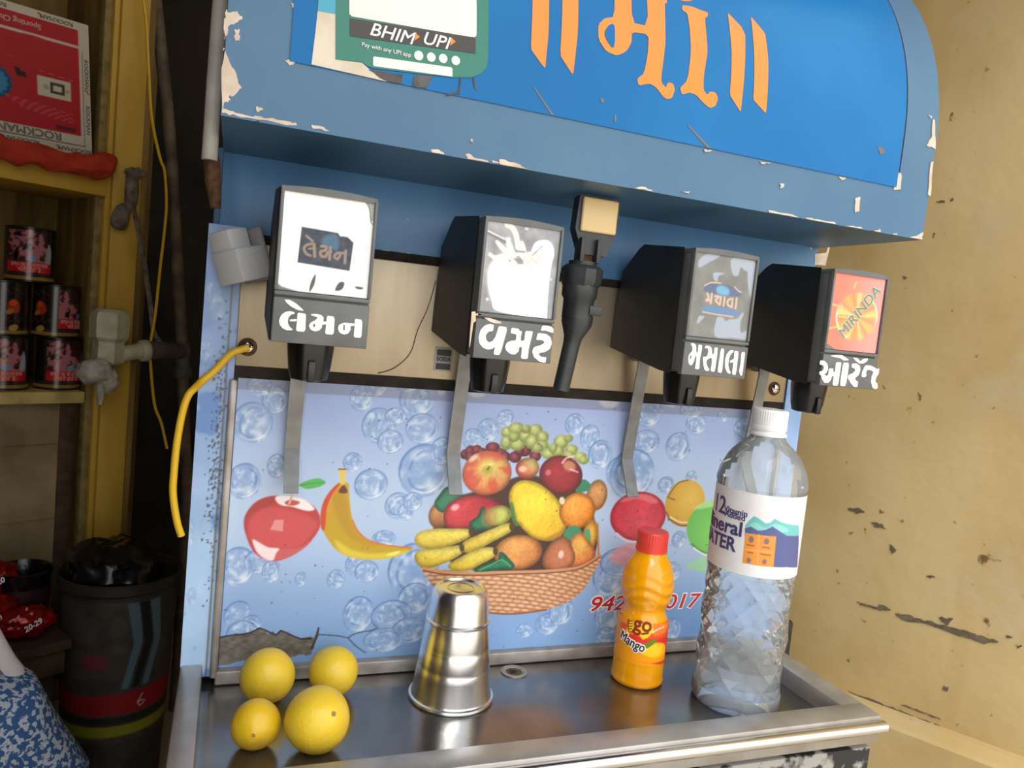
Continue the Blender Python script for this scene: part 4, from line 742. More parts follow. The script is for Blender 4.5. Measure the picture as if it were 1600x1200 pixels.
def window_foil(P):
    P.c[:] = (150, 151, 156); P.c[:] += (fbm(P.X/10, P.Z/10, 2)-.5)[:, None]*70
    st = [(168,110.8),(171.9,114),(178.9,115.5),(185,112.9),(196.5,114.2),(198.9,119.3),(199,124.7),(201.3,130.4),(206.2,133),(212.2,133.1),(216.4,128.9),(217.5,122.2),(216.4,115.3),(216,105.6),(216.1,91.9),(216.8,78.1),(215.9,73.5),(200.9,73.9),(175.8,76.9),(171.5,83.2),(167.6,93.5),(166.3,103.3)]
    P.poly(st, (252, 248, 248), .6); P.poly([(166.3,103.3),(168,110.8),(171.9,114),(178,110.7),(175.4,94.3),(178.2,81.2),(173.1,82),(168.7,90.2)], (248, 232, 230), 3, alpha=.9)
    for q in [[(169.9,127),(175.7,125.7),(182.7,120.6),(190,120.2),(183.9,116.1),(177.1,119.3)], [(177.3,131.3),(181.8,129.2),(186.3,121.1),(190.2,118.2),(184.5,117.5),(180.3,123)], [(166.5,118.6),(170.3,115.8),(176.4,118.5),(183.5,120.1),(184.5,116.8),(177,113.2),(170.7,112.5)], [(189.7,129.6),(193.7,126),(194.9,122.1),(191.7,117.7),(187.8,120.6)], [(195.7,121.6),(201.4,123),(206.2,119.5),(202.9,115.7),(196.3,115.6),(190.2,118.2)], [(183,117.3),(187.7,114.5),(191.1,110.2),(185.8,111.6),(182.5,109.2),(183.4,114)], [(193.1,117.9),(199.4,114.6),(199.9,109.9),(194.4,112.7)]]: P.poly(q, (226, 226, 220), .6); P.line(q[:4], .6, (170, 172, 172), .4, .7)
    P.poly([(197.4,119.1),(199.8,124.1),(204.3,123.3),(206.5,116.8),(203.9,113.8)], (206, 206, 204), 1.2)
    w = (232, 230, 220)
    P.line([(177.7,140.6),(182.2,138.6),(185.6,133.7),(188,125.3)], 4.2, w, .6)
    for l in [[(171.3,127.2),(176,123.1),(182.6,121.3)], [(180.2,130.3),(179.9,126.3),(183.4,120.7)], [(166.6,117.3),(171,115.8),(179.9,119.6)], [(190.5,129),(192.4,125.2),(189.9,120.9)], [(182.7,120.6),(190.1,119.5),(198.6,121.9),(203.3,119.1)]]: P.line(l, 3.0, w, .8, .9)
    P.line([(187.4,117.2),(188.7,118.7),(190.6,117.6),(190.1,115.5),(188.3,115.3)], .8, (140, 140, 140), .4); P.line([(187.6,122.2),(193.4,122.6)], 1.6, (150, 150, 146), .5)
    P.line([(163.6,132.8),(170.2,130.3),(176.9,127.9)], 2.6, (120, 120, 124), .5); P.line([(163.5,134.1),(170.1,132),(176.7,129.9)], .9, (240, 240, 240), .4)
    P.line([(200.2,120.8),(207.4,128.8)], .8, (150, 150, 150), .4)
    P.line([(163.2,75),(193.4,74.5)], 1.0, (96, 98, 100), .4)
    for e in [(167.9,84.5,1.8,1.6,0),(217.2,104.7,1.3,1.1,0),(193.3,139.7,2.2,1.3,0)]: P.ell(e, (150, 152, 158), .4, .8); P.ell(e, (206, 208, 214), .4, 1, .7)
def window_worn(P):
    P.c[:] = (128, 128, 125); P.c[:] += (fbm(P.X/8, P.Z/8, 3)-.5)[:, None]*26
    pl = (164, 171, 186)
    for p in [[(346.5,129.8),(346.6,135.2),(351.5,139.8),(357.7,142),(366.3,141.3),(362.3,137.8),(355.6,133.9),(349.7,129.8)], [(377.4,136.2),(378.4,140.4),(384,142.1),(395.1,141.1),(402.2,139.2),(403,128.2),(402.6,114.2),(401.5,110.5),(397.4,120.6),(395.4,130.8),(392.3,131.8),(388.6,134.1),(387.3,131.2),(386.3,126.9),(381.2,127)], [(361.7,125.5),(364.7,127.2),(372.5,127.1),(367.2,124.1),(366.6,119.9),(363.2,120.9)], [(351.4,84.2),(353,89.8),(358.2,89.9),(356.6,87.4),(353.1,83.6)], [(371.2,74.2),(369.8,86.6),(371.6,90.9),(376.6,90.7),(379.5,88.2),(383.4,89.9),(390,90.9),(393,93.6),(395.1,96.6),(396.9,95.4),(394.6,88.2),(396.7,79.9),(401.6,81.8),(404.3,75),(389.1,74.4)]]: P.poly(p, pl, .8)
    P.poly([(355.8,115.3),(361.1,117.9),(370.9,118.3),(381,117.4),(388,115.4),(391.3,110.2),(380.6,109),(356.6,109.9)], (98, 112, 138), 1); P.poly([(366.6,114.4),(371.9,117.1),(379,114.4),(378.8,109.6),(368.9,109.9)], (118, 168, 200), 1.5)
    P.poly([(355.3,96.2),(359,98.6),(372.1,98.9),(390.8,96.9),(390.5,93.4),(373,93.1),(355.6,94.1)], (104, 136, 176), 1.2)
    c = (206, 176, 158)
    for l in [[(355,115.2),(359.5,117.7),(364.3,118.6),(370.1,118.6)], [(384.4,117.1),(389,114.1),(391.6,113.7)], [(355.7,93.5),(368.9,92.7),(386.4,92.3)]]: P.line(l, 1.1, c, .5)
    for l in [[(358.3,109.1),(360.1,105.5),(358,103.3),(361.6,103.6)], [(362.8,109.2),(362.7,101.3)], [(366.3,107.5),(370.1,107.3),(367.2,104.2),(370.9,101.5)], [(372.1,107.5),(371.8,101.2)], [(375.8,107.5),(375.6,100.6)], [(381.7,107.1),(379.1,104.7),(380.1,101.4),(382.7,100.6)], [(383.8,107.3),(384,100)], [(387.9,108.1),(387.8,99.7)]]: P.line(l, 1.9, c, .5)
def window_orange(P):
    t = sm(P.X, 486, 548)[:, None]; P.c[:] = np.array((252, 128, 108))*(1-t)+np.array((250, 156, 148))*t
    e = [(519.8,105.2,25.1,22.9,0)][0]; cx, cz, R = e[0], e[1], e[2]
    I = P.sel(cx-30, cx+30, cz-40, cz+40); x = P.X[I]-cx; z = P.Z[I]-cz; an = np.arctan2(z, x); d = np.hypot(x/e[2], z/e[3])
    P.mixin(I, (sm(-d, -1, -.9)*.55+.45*sm(-d, -1, -.85)*(np.sin(an*5) > -.2)), np.stack([np.full_like(d, 250), 170+25*np.sin(an*9), 104+20*np.sin(an*5)], 1))
    P.mixin(I, np.exp(-((d-.93)/.035)**2)*sm(np.sin(an*2+.6), -.2, .6)*.9, (254, 226, 204))
    for l in [[(489.5,91.7),(500.9,94.7)], [(489.1,113.5),(501.3,112.1)], [(499.4,103.2),(510.5,103.6)], [(530.2,106.2),(541.4,108.6)], [(512,129.9),(513.6,135.4)], [(498,106.5),(509.2,106.2)]]: P.line(l, 1.4, (254, 206, 128), .8, .8)
    P.poly([(486.5,79.1),(491.8,77.8),(500.2,73.8),(487.7,72.1)], (120, 118, 114), .4, 0)
VAL = [
 ('valve', .0170, .0818, 'valve with white window lettered for lemon', window_white, .0485, .0470, (17.5, 80.2, 75.5, 143.6)),
 ('valve', .1600, .2235, 'valve with silver strawberry window', window_foil, .1905, .1900, (160.6, 222, 74.5, 141.5)),
 ('valve', .3410, .4050, 'valve with worn grey window', window_worn, .3730, .3720, (342, 403.8, 72.5, 142.8)),
 ('valve', .4860, .5505, 'valve with orange soda window', window_orange, .5180, .5170, (487.5, 547.5, 73.5, 142.5))]
TXT = [
 ([[(24.1,69.4),(27.6,69.6),(31.5,67.8),(35,65.2),(37.5,63),(33.2,63.2),(28.9,65.1),(25.9,67.2)], [(31.5,61.4),(28.6,62.1),(25.4,61.3),(22.8,58.9),(21.6,55.1),(22.3,52.3),(24.3,50),(27.2,48.9),(30.9,49.3),(30.6,50.1),(28.4,51.9),(27.3,54.7),(27.7,57.7),(29.2,59.8),(31.3,60.4)], [(28.3,56),(29,56.4),(33,57.2),(33.1,55.5),(29.1,55.1)], [(33.3,61.6),(38.1,61.3),(38.9,60.7),(39.3,48.9),(33.1,48.9),(33.3,56.2)], [(41.9,61.2),(45.2,61.8),(49.1,61.4),(50.7,59.8),(50.7,56.9),(52.8,57.3),(53,55.3),(50.1,54.8),(50,52.8),(48.5,50.7),(45.7,49.7),(42.7,50.7),(41.3,53.3),(42.3,55.6),(45.1,57.3),(46.9,59.5),(44.9,60),(42.5,60.5)], [(52.8,61.3),(58.1,61.1),(58.4,48.6),(52.5,48.5),(52.7,55.1)], [(65,57.7),(68.5,57.5),(72,57.6),(72.1,56.1),(69.2,55.6),(69.6,53.1),(68.1,50.2),(65.2,49.3),(62.1,50.4),(60.8,53.3),(61.5,55.9)], [(71.9,61.1),(77.1,60.6),(77.5,48),(72,48),(72.1,55.9)]],
  [[(44.2,54.8),(45.3,55.1),(45.4,52.8),(44.4,52.8)], [(64.4,56.2),(65.4,56),(65.5,52),(64.6,52.4)]], []),
 ([[(170.9,66.5),(174.2,66.1),(173.9,61.5),(170.5,60.7),(168.5,57.7),(169.3,54.4),(171.5,52.7),(174.2,53.9),(176.4,57.4),(178,65.7),(185.2,65.2),(181.3,43.9),(176.2,44),(176.6,50.2),(174.8,48.2),(171.3,47.3),(167.2,48.5),(164.1,51.6),(163.1,56.3),(164.3,61.6),(167,64.9)], [(188.3,65.2),(194,65),(194.7,63.8),(197.1,63.1),(196.6,60.1),(196.6,56),(199.6,56.5),(199.6,63.8),(205.9,64.1),(205.3,59.9),(203.9,51),(203.8,42.6),(198.2,42.7),(198.3,51.5),(196.1,51.3),(195.9,47.9),(193,45.3),(189.4,45.5),(185.5,48.1),(184.7,50.9),(185.9,53.9),(189.3,55.6),(192.7,55.9),(192.9,60.5),(188,61.1)], [(209.9,63.2),(216.9,63.1),(220.9,60.8),(222.4,56.4),(221.3,51.9),(217.4,49.1),(213.7,48.4),(212.2,47.3),(214.6,45.2),(219.1,45.3),(218.8,40.8),(213.9,41.5),(208.8,44.5),(206.8,48.8),(208,52.3),(212.1,53.6),(215.6,55.4),(215.9,57.4),(213.2,58.1),(209.2,57.8)], [(213,69.1),(218.3,69.4),(222.3,68),(222.7,64.1),(219.9,64.8),(216.1,65.5),(212.1,65.1)]], [],
  [[(165.9,70.8),(170.4,70.9),(174.5,70.1),(179.8,68.7),(179.6,67.5),(174.8,67.3),(170.2,68.3)], [(156,74.1),(158.8,74.6),(159.2,72.9),(163.1,73.8),(163.3,71.9),(159.3,71.8),(160,67.6),(158.2,66.2),(157.8,57.7),(157.2,48.2),(156.8,47.7),(156.4,58.5),(156.2,68.9)]]),
 ([[(346.5,66.5),(349.2,67.1),(352,65.5),(353.1,59.6),(354.5,59.7),(354.3,66.3),(357.8,66.2),(358,61.6),(357.2,54.3),(357.9,45.9),(353.4,46),(353.9,50.9),(353.5,56.6),(352.4,56.6),(351.8,52.3),(350.4,49),(348.6,48.5),(346.7,50.3),(345.8,55),(346.6,57.9),(349,60.5),(348.5,64)], [(361.2,65.9),(365,66),(367.6,64.4),(368.6,59.2),(370.2,59.5),(370.2,65),(373.4,65.5),(373.7,58.8),(373.3,44.8),(369.2,45.1),(369.4,52),(368.8,56.4),(366.9,55.9),(364.3,54.4),(364,51.6),(366.2,47.7),(367.7,47),(367.3,45),(363.4,45.3),(361.4,49.8),(360,54.5),(360.2,56.5),(363.9,57),(364.7,61.3),(363.8,64.1),(360.8,63.6)], [(376.7,64.9),(380.1,64.8),(380.7,44.3),(376,44.8)], [(387.4,64.4),(389.7,64.1),(389.4,62.5),(387.4,61.1),(386,57.3),(386.1,51.6),(387.5,47.6),(389.2,46.1),(389,44),(385.9,45.1),(383.1,49.3),(382.2,55.4),(383.1,60.4),(385.2,63.2)], [(390.6,64.2),(394.9,63.9),(394.9,43.6),(391,43.8),(390.9,54.4),(387.8,53.4),(387.3,55.4),(391,56.9)], [(397.9,63.6),(401.6,63.6),(401.5,52.7),(401.5,44.5),(400.2,43),(397.7,46.7),(398.3,52.5)]],
  [[(347.4,56.8),(348.6,56.7),(348.4,53.2),(347.6,54)]], []),
 ([[(483,62.7),(487.3,62.8),(491.5,60.3),(492.9,55.7),(491.8,52.6),(489.6,50.7),(492.3,49.1),(494.2,51),(493.9,56.2),(498.7,56.7),(499.3,53.5),(501.5,53.7),(500.8,62.3),(507.1,63),(507,54.1),(506.7,41.4),(500.5,41.4),(500.5,49.7),(498.3,49.5),(497.8,46),(495,43.2),(491.2,43.2),(488,45.8),(485.9,50),(484.2,50.3),(484.1,52.9),(487.2,53.5),(488.4,56.2),(487.2,58.7),(483.3,58.9)], [(509.1,62.7),(516.3,63),(515.8,41.7),(508.9,41.5)], [(519.5,62.4),(524.4,63.2),(529,61.3),(530.3,57.5),(529.1,53),(525.2,49.6),(526.7,47.5),(529.4,46.6),(529.4,41.5),(525.4,41.7),(521.5,44.5),(516.7,49.5),(517.4,52.2),(522.1,53.8),(524.5,56.6),(523,58.7),(519.8,58.9)], [(535.4,62.2),(541.7,62.5),(547.9,60.5),(550.7,59.3),(552.2,60.8),(552.6,55.5),(550.9,53.6),(549.8,49.9),(550.2,47.7),(552.7,46.5),(553.8,42.6),(551.4,41.1),(547.7,42.2),(545.1,46.9),(544.7,52.2),(546.2,56.8),(542.5,58.3),(537.9,58),(537.3,55.3),(538.3,52.7),(536.8,51.3),(532.8,51.4),(532.6,55.8)], [(493.3,67.6),(498.3,68.8),(506.5,69.3),(511.3,67.5),(515.6,65.4),(509.6,64.5),(504.8,66.5),(499.2,66.8)], [(519.6,68.1),(524.7,68),(529.2,65.1),(531.6,67.7),(537.4,68.8),(537,66.3),(532.9,63.6),(527.8,63.2),(522.9,65.7)]], [], [])]
LEV = [(-.016, .060), (-.016, .040), (-.0045, -.056), (-.0245, -.0900)]
def face(name, x0, x1, lbl, wf, nx, lx, wr, txt):
    g = MB(); pf = [(-.112, .1445), (-.046, .1505), (-.038, .147), (-.012, .128), (-.0012, .060), (-.0012, .056), (-.095, .0425), (-.112, .0415)]
    n = len(pf); g.add([(x0, y, z) for y, z in pf]+[(x1, y, z) for y, z in pf], [(i, (i+1) % n, n+(i+1) % n, n+i) for i in range(n)]+[tuple(range(n)), tuple(range(2*n-1, n-1, -1))])
    bm = bmesh.new(); me0 = bpy.data.meshes.new('t'); me0.from_pydata(g.v, [], g.f); bm.from_mesh(me0); bmesh.ops.bevel(bm, geom=bm.edges[:], offset=.0016, segments=2, affect='EDGES', profile=.5)
    bm.verts.index_update(); g = MB(); g.add([v.co for v in bm.verts], [[v.index for v in f.verts] for f in bm.faces]); bm.free(); bpy.data.meshes.remove(me0)
    body = g.build(name, M['black'], mach, lbl)
    # grey front cover: shell with slightly arched top, text plate, window surround
    g = MB(); g.box(((x0+x1)/2, -.1195, .0925), (x1-x0-.0006, .0145, .0985), .0014)
    zb = wr[2]/1000; w = x1-x0; xc = (x0+x1)/2
    tops = [(x0+.0004, .1415)]+[(x0+.0004+(w-.0008)*i/10, .1445+.0018*math.sin(PI*i/10)) for i in range(11)]+[(x1-.0004, .1415)]
    g.prism(tops, lambda p: Vector((p[0], -.113, p[1])), lambda p: Vector((p[0], FY+.0003, p[1])))
    g.box((x0+.0012, FY+.003, (zb+.143)/2), (.0024, .0066, .143-zb), .0008); g.box((x1-.0012, FY+.003, (zb+.143)/2), (.0024, .0066, .143-zb), .0008)
    g.box((xc, FY+.003, zb-.0018), (w-.0006, .0066, .0030), .0008)
    g.box((xc, FY+.0034, (.0405+zb-.0046)/2), (w-.0004, .0068, zb-.0046-.0405), .0009)
    g.build('front_cover', M['cover'], body)
    gs = MB(); gs.box((xc, -.1125, .093), (w+.0003, .0008, .101)); gs.build('seam', M['gap'], body)
    sheet('label_window', wf, wr[0], wr[1], wr[2]+.3, wr[3], .45, flat(FY+.0018), M['foilprint'] if wf is window_foil else M['winprint'], body)
    g = MB()
    for p in txt[0]: decal(g, chaikin(mm(p), .14, 1), fm, .0004, 0)
    for p in txt[1]: decal(g, chaikin(mm(p)), fm, .0007, 1)
    for p in txt[2]: decal(g, mm(p), fm, .0003, 2)
    g.build('painted_lettering', [M['white'], M['cover'], M['peach']], body, smooth=0)
    g = MB(); fnn = lambda t, z: 1+.04*math.cos(6*t)
    g.lathe([(.0165, .046), (.0165, .036), (.0160, .031), (.0148, .020), (.0130, .0120), (.0095, .0110), (.008, .018)], 36, (nx, -.082, 0), fn=fnn)
    g.box((nx, -.0975, .019), (.0055, .004, .016), .001); g.build('nozzle', M['black_g'], body)
    g = MB(); hw = .0062; path = LEV
    for a in range(3):
        (y0, z0), (y1, z1) = path[a], path[a+1]; nn = Vector((0, z1-z0, -(y1-y0))).normalized()*.0009
        q = [Vector((lx+sx_*hw, y, z))+sg*nn for (y, z) in ((y0, z0), (y1, z1)) for sx_ in (-1, 1) for sg in (-1, 1)]
        g.add(q, [(0, 1, 3, 2), (4, 6, 7, 5), (0, 4, 5, 1), (2, 3, 7, 6), (0, 2, 6, 4), (1, 5, 7, 3)])
    g.box((lx, -.0090, .049), (.016, .010, .012), .001); g.build('lever', M['lever'], body, smooth=20)
    return body
bodies = []
for v, t in zip(VAL, TXT): bodies.append(face(*v, t))
p4 = mm([(521.8,109.8)])[0]
for k, ch in enumerate(['M', 'I', 'R', 'I', 'N', 'D', 'A']): pass
text('window_lettering', 'MIRINDA', .0142, lambda a, b, h: Vector((p4[0]+a, FY+.0015-h, p4[1]+b)), M['ink_white'], bodies[3], t=.0003, bold=.00035, rot=math.radians(52), sx=1.02, shear=.0)
text('window_lettering', 'MIRINDA', .0142, lambda a, b, h: Vector((p4[0]+a, FY+.0013-h, p4[1]+b)), M['ink_green'], bodies[3], t=.0003, bold=.0001, rot=math.radians(52), sx=1.02)
# ---- plain soda tap between the valves
GY = -.082
A = mm([(252.8,181.1),(290.7,180.4),(288.6,148.4),(250.7,148.7),(265.6,138.5),(263.1,119.5),(264.1,100.8),(262.8,65.5),(256,16),(251.4,107.4)])
hc = ((A[0][0]+A[1][0])/2, (A[0][1]+A[2][1])/2)
def gp(i): return Vector((A[i][0], GY, A[i][1]))
g = MB(); g.lathe([(.0130, 0), (.0130, .016), (.0150, .019), (.0152, .032), (.0128, .036), (.0118, .044), (.0118, .048)], 32, gp(7)+Vector((.001, 0, .012)), axis=gp(5)-gp(7))
g.lathe([(.0070, 0), (.0072, .040), (.0078, .046), (.0130, .058), (.0130, .066)], 28, gp(8), axis=gp(7)-gp(8))
g.lathe([(.0155, 0), (.0172, .004), (.0172, .014), (.0140, .017)], 24, gp(6)+Vector((.0, 0, .0045)), axis=gp(5)-gp(7), fn=lambda t, z: 1+.05*math.cos(10*t))
tap = g.build('soda_tap', M['gun'], mach, 'slim dark soda tap with cream button')
th = math.radians(0)
zt, zb = .1795, A[2][1]-.001
hw, x0, x1 = .0187, A[0][0], A[1][0]
out = [(x0, zt-.002), (x0+.002, zt), (x1-.002, zt), (x1, zt-.002), (x1-.0012, zb+.004), (x1-.008, zb-.016), (x0+.007, zb-.016), (x0-.0012, zb+.004)]
g = MB(); g.prism(out, lambda p: Vector((p[0], GY+.006, p[1])), lambda p: Vector((p[0], GY-.005, p[1]))); g.build('tap_handle', M['gun'], tap, smooth=0)
g = MB(); g.box(((x0+x1)/2, GY-.006, (zt+zb)/2+.0005), (x1-x0-.005, .004, zt-zb-.004), .0018, seg=3); g.build('tap_button', M['pad'], tap, 'cream push button')
g = MB(); g.box((A[4][0]-.0075, GY-.004, A[4][1]-.004), (.004, .013, .020), .0008); g.box((A[4][0]+.0075, GY-.004, A[4][1]-.004), (.004, .013, .020), .0008); g.box((A[4][0], GY, A[4][1]-.006), (.012, .006, .022), .0008, mi=1); g.build('tap_yoke', [M['gun'], M['rust']], tap)
g = MB(); g.box((A[7][0]+.012, GY-.008, A[7][1]+.020), (.012, .010, .008), .001); g.build('tap_lug', M['gun'], tap)

# ============================================================ THINGS ON THE TRAY
def lime(loc, r, label, m, seed, tip):
    rd = random.Random(seed); o = thing('lemon', label, 'lemon', (loc[0], loc[1], ZT), group='yellow lemons on the tray')
    tip = Vector(tip).normalized(); g = MB(); n = 40; vs = []; fs = []; c = Vector((loc[0], loc[1], ZT+r))
    for j in range(25):
        a = PI*j/24
        for i in range(n):
            t = 2*PI*i/n; d = Vector((math.sin(a)*math.cos(t), math.sin(a)*math.sin(t), math.cos(a)))
            k = 1+.05*max(0, d.z)**14*1.0-.015*d.z**2+.012*math.sin(3*t+seed)*math.sin(a); vs.append(d*r*k)
    R = Vector((0, 0, 1)).rotation_difference(tip).to_matrix()
    vs = [R @ v for v in vs]; lo = min(v.z for v in vs); vs = [v+Vector((c.x, c.y, ZT-lo)) for v in vs]
    for j in range(24):
        for i in range(n): fs.append((j*n+i, (j+1)*n+i, (j+1)*n+(i+1) % n, j*n+(i+1) % n))
    g.add(vs, fs); g.build('skin', m, o, smooth=60)
    p = R @ Vector((0, 0, r*1.037)); cc = Vector((c.x, c.y, ZT-lo))
    g = MB(); g.lathe([(r*.085, -.0006), (r*.07, .0003), (r*.03, .0001), (0, .0006)], 12, cc+p, axis=tip); g.build('stem_scar', M['scar'], o)
lime((.0384, -.0381), .0221, 'yellow lemon at the back left of the four on the steel tray', M['lime'], 1, (.3, .8, .3))
lime((.0923, -.0367), .0207, 'yellow lemon at the back right, next to the crack in the printed panel', M['lime'], 2, (-.6, .5, .5))
lime((.0278, -.1042), .0179, 'smallest yellow lemon, browned on one side, at the front left', M['lime2'], 3, (-.12, -.95, .10))
lime((.0706, -.1163), .0239, 'largest yellow lemon, at the front nearest the tray edge', M['lime'], 4, (.35, -.75, .55))
# tumbler, upside down
cup = thing('tumbler', 'stainless steel tumbler standing upside down on the tray', 'tumbler', (.1935, -.0545, ZT))
g = MB(); cc = (.1935, -.0545, ZT)
g.lathe([(.0352, .0), (.0370, .0004), (.0378, .0018), (.0372, .0034), (.0356, .0042), (.0348, .006), (.0326, .024), (.0318, .0300), (.0316, .0306), (.0316, .0330), (.0308, .0400), (.0300, .0470), (.0298, .0476), (.0298, .0500), (.0283, .0640), (.0276, .0690), (.0282, .0702), (.0282, .0716), (.0270, .0726), (.0262, .0800), (.0254, .0880), (.0246, .0935), (.0230, .0972), (.0212, .0990), (.0200, .0992), (.0192, .0982), (.0186, .0976), (.0120, .0978), (0, .0980)], 72, cc)
body = g.build('body', M['cup'], cup, smooth=28)
g = MB(); g.lathe([(.0110, .0980), (.0114, .0983), (.0118, .0980)], 48, cc, cap=False); g.build('base_ring', M['bright'], cup)
# mango drink bottle
mc = (.3816, -.0533, ZT); ju = thing('juice_bottle', 'small orange mango drink bottle with red cap beside the tall water bottle', 'bottle', mc)
def wavy(t, z):
    k = math.exp(-((z-.095)/.016)**2); return 1+.030*k*math.sin(2*PI*(z-.004*math.cos(3*t+.4))/.0105)
pr = [(.0200, .0), (.0236, .0006), (.0252, .003), (.0252, .006), (.0243, .0085), (.0247, .012), (.0243, .018), (.0241, .022), (.0240, .058), (.0232, .064), (.0206, .0690), (.0198, .0725), (.0206, .0770)]
pr += [(.0222+.0026*math.sin(PI*i/22), .0795+.0335*i/22) for i in range(1, 23)]
pr += [(.0208, .1165), (.0182, .1205), (.0158, .1240), (.0144, .1265), (.0144, .1290)]
g = MB(); g.lathe(pr, 64, mc, fn=wavy); g.build('body', M['juice'], ju, smooth=50)
g = MB(); g.lathe([(.0152, .1285), (.0152, .1312), (.0146, .1316), (.0147, .1330), (.0147, .1462), (.0140, .1476), (.0, .1478)], 72, mc, fn=lambda t, z: 1+(.012*math.cos(36*t) if .1325 < z < .147 else 0)); g.build('cap', M['cap_red'], ju, 'red screw cap', smooth=25)
GA0 = math.atan2(CAMLOC[1]-mc[1], CAMLOC[0]-mc[0]); WB = (.4571, -.1057, ZT); WA0 = math.atan2(CAMLOC[1]-WB[1], CAMLOC[0]-WB[0])
def cyl(c, R, a0, z0=ZT):
    def f(X, Z, h=0.): a = a0+X/R; return np.stack([c[0]+(R+h)*np.cos(a), c[1]+(R+h)*np.sin(a), z0+Z], 1)
    return f
def cyl1(c, R, a0, z0=ZT): return lambda x, z, h: Vector((c[0]+(R+h)*math.cos(a0+x/R), c[1]+(R+h)*math.sin(a0+x/R), z0+z))
def juice_paint(P):
    P.c[:] = (242, 156, 8)
    P.poly([(116.4,53.1),(120.3,57.3),(-24.3,59.4),(-17.3,48),(-5.7,42.3),(2.9,41.9),(3.4,37.7),(14.5,34.9),(32.3,33.4),(37.6,21.5),(9.8,27.6),(-2.3,27.8),(116.3,24.4)], (220, 52, 38), .3, 0)
    P.poly([(116.3,61.1),(-15.4,73.6),(-14,63.5),(-16.7,51.8),(128.5,51.7),(121.4,55.9)], (238, 96, 30), 1.2, alpha=.7)
    P.poly([(5.7,77),(28,75.9),(28.8,65.9),(29.3,56.8),(12,54.4),(8.9,64.9)], (250, 130, 60), 1, alpha=.8)
    for l in [[(7.9,72.8),(22.2,73.6)], [(9,67),(24.6,68.4)]]: P.line(l, 1.3, (240, 190, 150), .4)
    P.line([(10.7,57.1),(15.1,59.9),(23,61.6)], 1.1, (250, 226, 190), .4)
    P.poly([(1.7,37.8),(6,44.5),(17,47),(29.1,42.6),(31.8,34.5),(21.6,32.4),(9.1,33.2)], (252, 186, 20), .5); P.ell([(12.9,39.4,11.7,5.4,0)][0], (250, 200, 40), 1)
    P.poly([(2.8,42.9),(7.3,48.1),(14.4,50.8),(15.7,48.6),(11.3,44.7),(6.4,41.6)], (104, 130, 30), .5)
    P.poly([(-12.4,64),(-12.2,68.5),(-6.3,70.9),(-5.8,73.8),(3.4,75.3),(4.2,72.4),(8.4,71.9),(10.2,62.3),(11.4,58.8),(9.1,55.8),(6.8,52.5),(2.1,49.3),(-1.7,53),(-6.1,53.3),(-16.3,51.6)], (252, 206, 40), .3, 0)
    P.line([(-9.4,67.7),(-14,66.2),(-12.7,54.2),(-8,54.9)], 1.0, (110, 40, 16), .3)
    for q in range(4): P.line([(x, z-2.6*q) for x, z in [(-13.6,63.6),(-9.5,65)]], .8, (110, 40, 16), .3)
    P.line([(-5.3,72.2),(2,72.7)], 2.0, (70, 30, 16), .3); P.line([(0.6,54.9),(6,56.3)], 1.8, (110, 40, 16), .4)
lb = sheet('label', juice_paint, -37, 37, 24, 65, .45, lambda X, Z: cyl(mc, .02455, GA0)(X, Z), M['label'], ju, 'red and yellow mango label')
q = mm([(0.5,63.7)])[0]; gm = cyl1(mc, .0247, GA0)
text('label_lettering', 'go', .0200, lambda a, b, h: gm(q[0]+a, q[1]+b, h), M['ink_brown'], lb, t=.0003, bold=.0004, sx=.9)
q2 = mm([(-8.1,44.6)])[0]
text('label_lettering', 'Mango', .0125, lambda a, b, h: gm(q2[0]+a, q2[1]+b, h), M['ink_white'], lb, t=.0003, bold=.0011, rot=math.radians(-15), sx=.8)
text('label_lettering', 'Mango', .0125, lambda a, b, h: gm(q2[0]+a, q2[1]+b, h+.0002), M['ink_dark'], lb, t=.0003, bold=.0002, rot=math.radians(-15), sx=.8)
# tall water bottle
wb = thing('water_bottle', 'tall clear plastic water bottle with white label at the right of the tray', 'bottle', WB)
g = MB(); g.lathe([(.030, .0005), (.036, 0.), (.0390, .0022), (.0402, .006), (.0402, .0150), (.0394, .0165)], 64, WB); g.build('base', M['pet'], wb)
g = MB(); g.lathe([(.0394, .1262), (.0400, .1280), (.0398, .1300)], 64, WB, cap=False); g.build('waist_ring', M['pet'], wb)
g = MB(); rd = random.Random(5); nn, rows = 17, 13; vs = []; fs = []
for k in range(rows+1):
    for i in range(nn):
        t = 2*PI*(i+.5*(k % 2))/nn; r = .0398*(1+(rd.uniform(-.05, .012) if 0 < k < rows else -.01)); vs.append(Vector((WB[0]+r*math.cos(t), WB[1]+r*math.sin(t), WB[2]+.0165+.1097*k/rows)))
for k in range(rows):
    for i in range(nn):
        a0, a1, b0, b1 = k*nn+i, k*nn+(i+1) % nn, (k+1)*nn+i, (k+1)*nn+(i+1) % nn
        fs += [(a0, a1, b0), (a1, b1, b0)] if k % 2 == 0 else [(a0, b1, b0), (a0, a1, b1)]
g.add(vs, fs); g.build('faceted_body', M['pet_rib'], wb, 'diamond-embossed lower body', smooth=0)
def crink(t, z):
    f = max(0, min(1, (z-.206)/.012, (.2475-z)/.01)); return 1-.05*f*abs(math.sin(5*t+z*120))
pr = [(.0398, .1300), (.0396, .16), (.0396, .2050), (.0404, .2075), (.0405, .2120), (.0398, .2185), (.0378, .2250), (.0342, .2315), (.0295, .2375), (.0240, .2428), (.0190, .2468), (.0160, .2500), (.0152, .2530)]
g = MB(); g.lathe(pr, 40, WB, fn=crink, cap=False); g.build('shoulder', M['pet'], wb, smooth=9)
g = MB(); g.lathe([(.0150, .2522), (.0166, .2530), (.0166, .2550), (.0152, .2556), (.0150, .2580)], 48, WB, cap=False)
g.build('neck', M['capw'], wb)
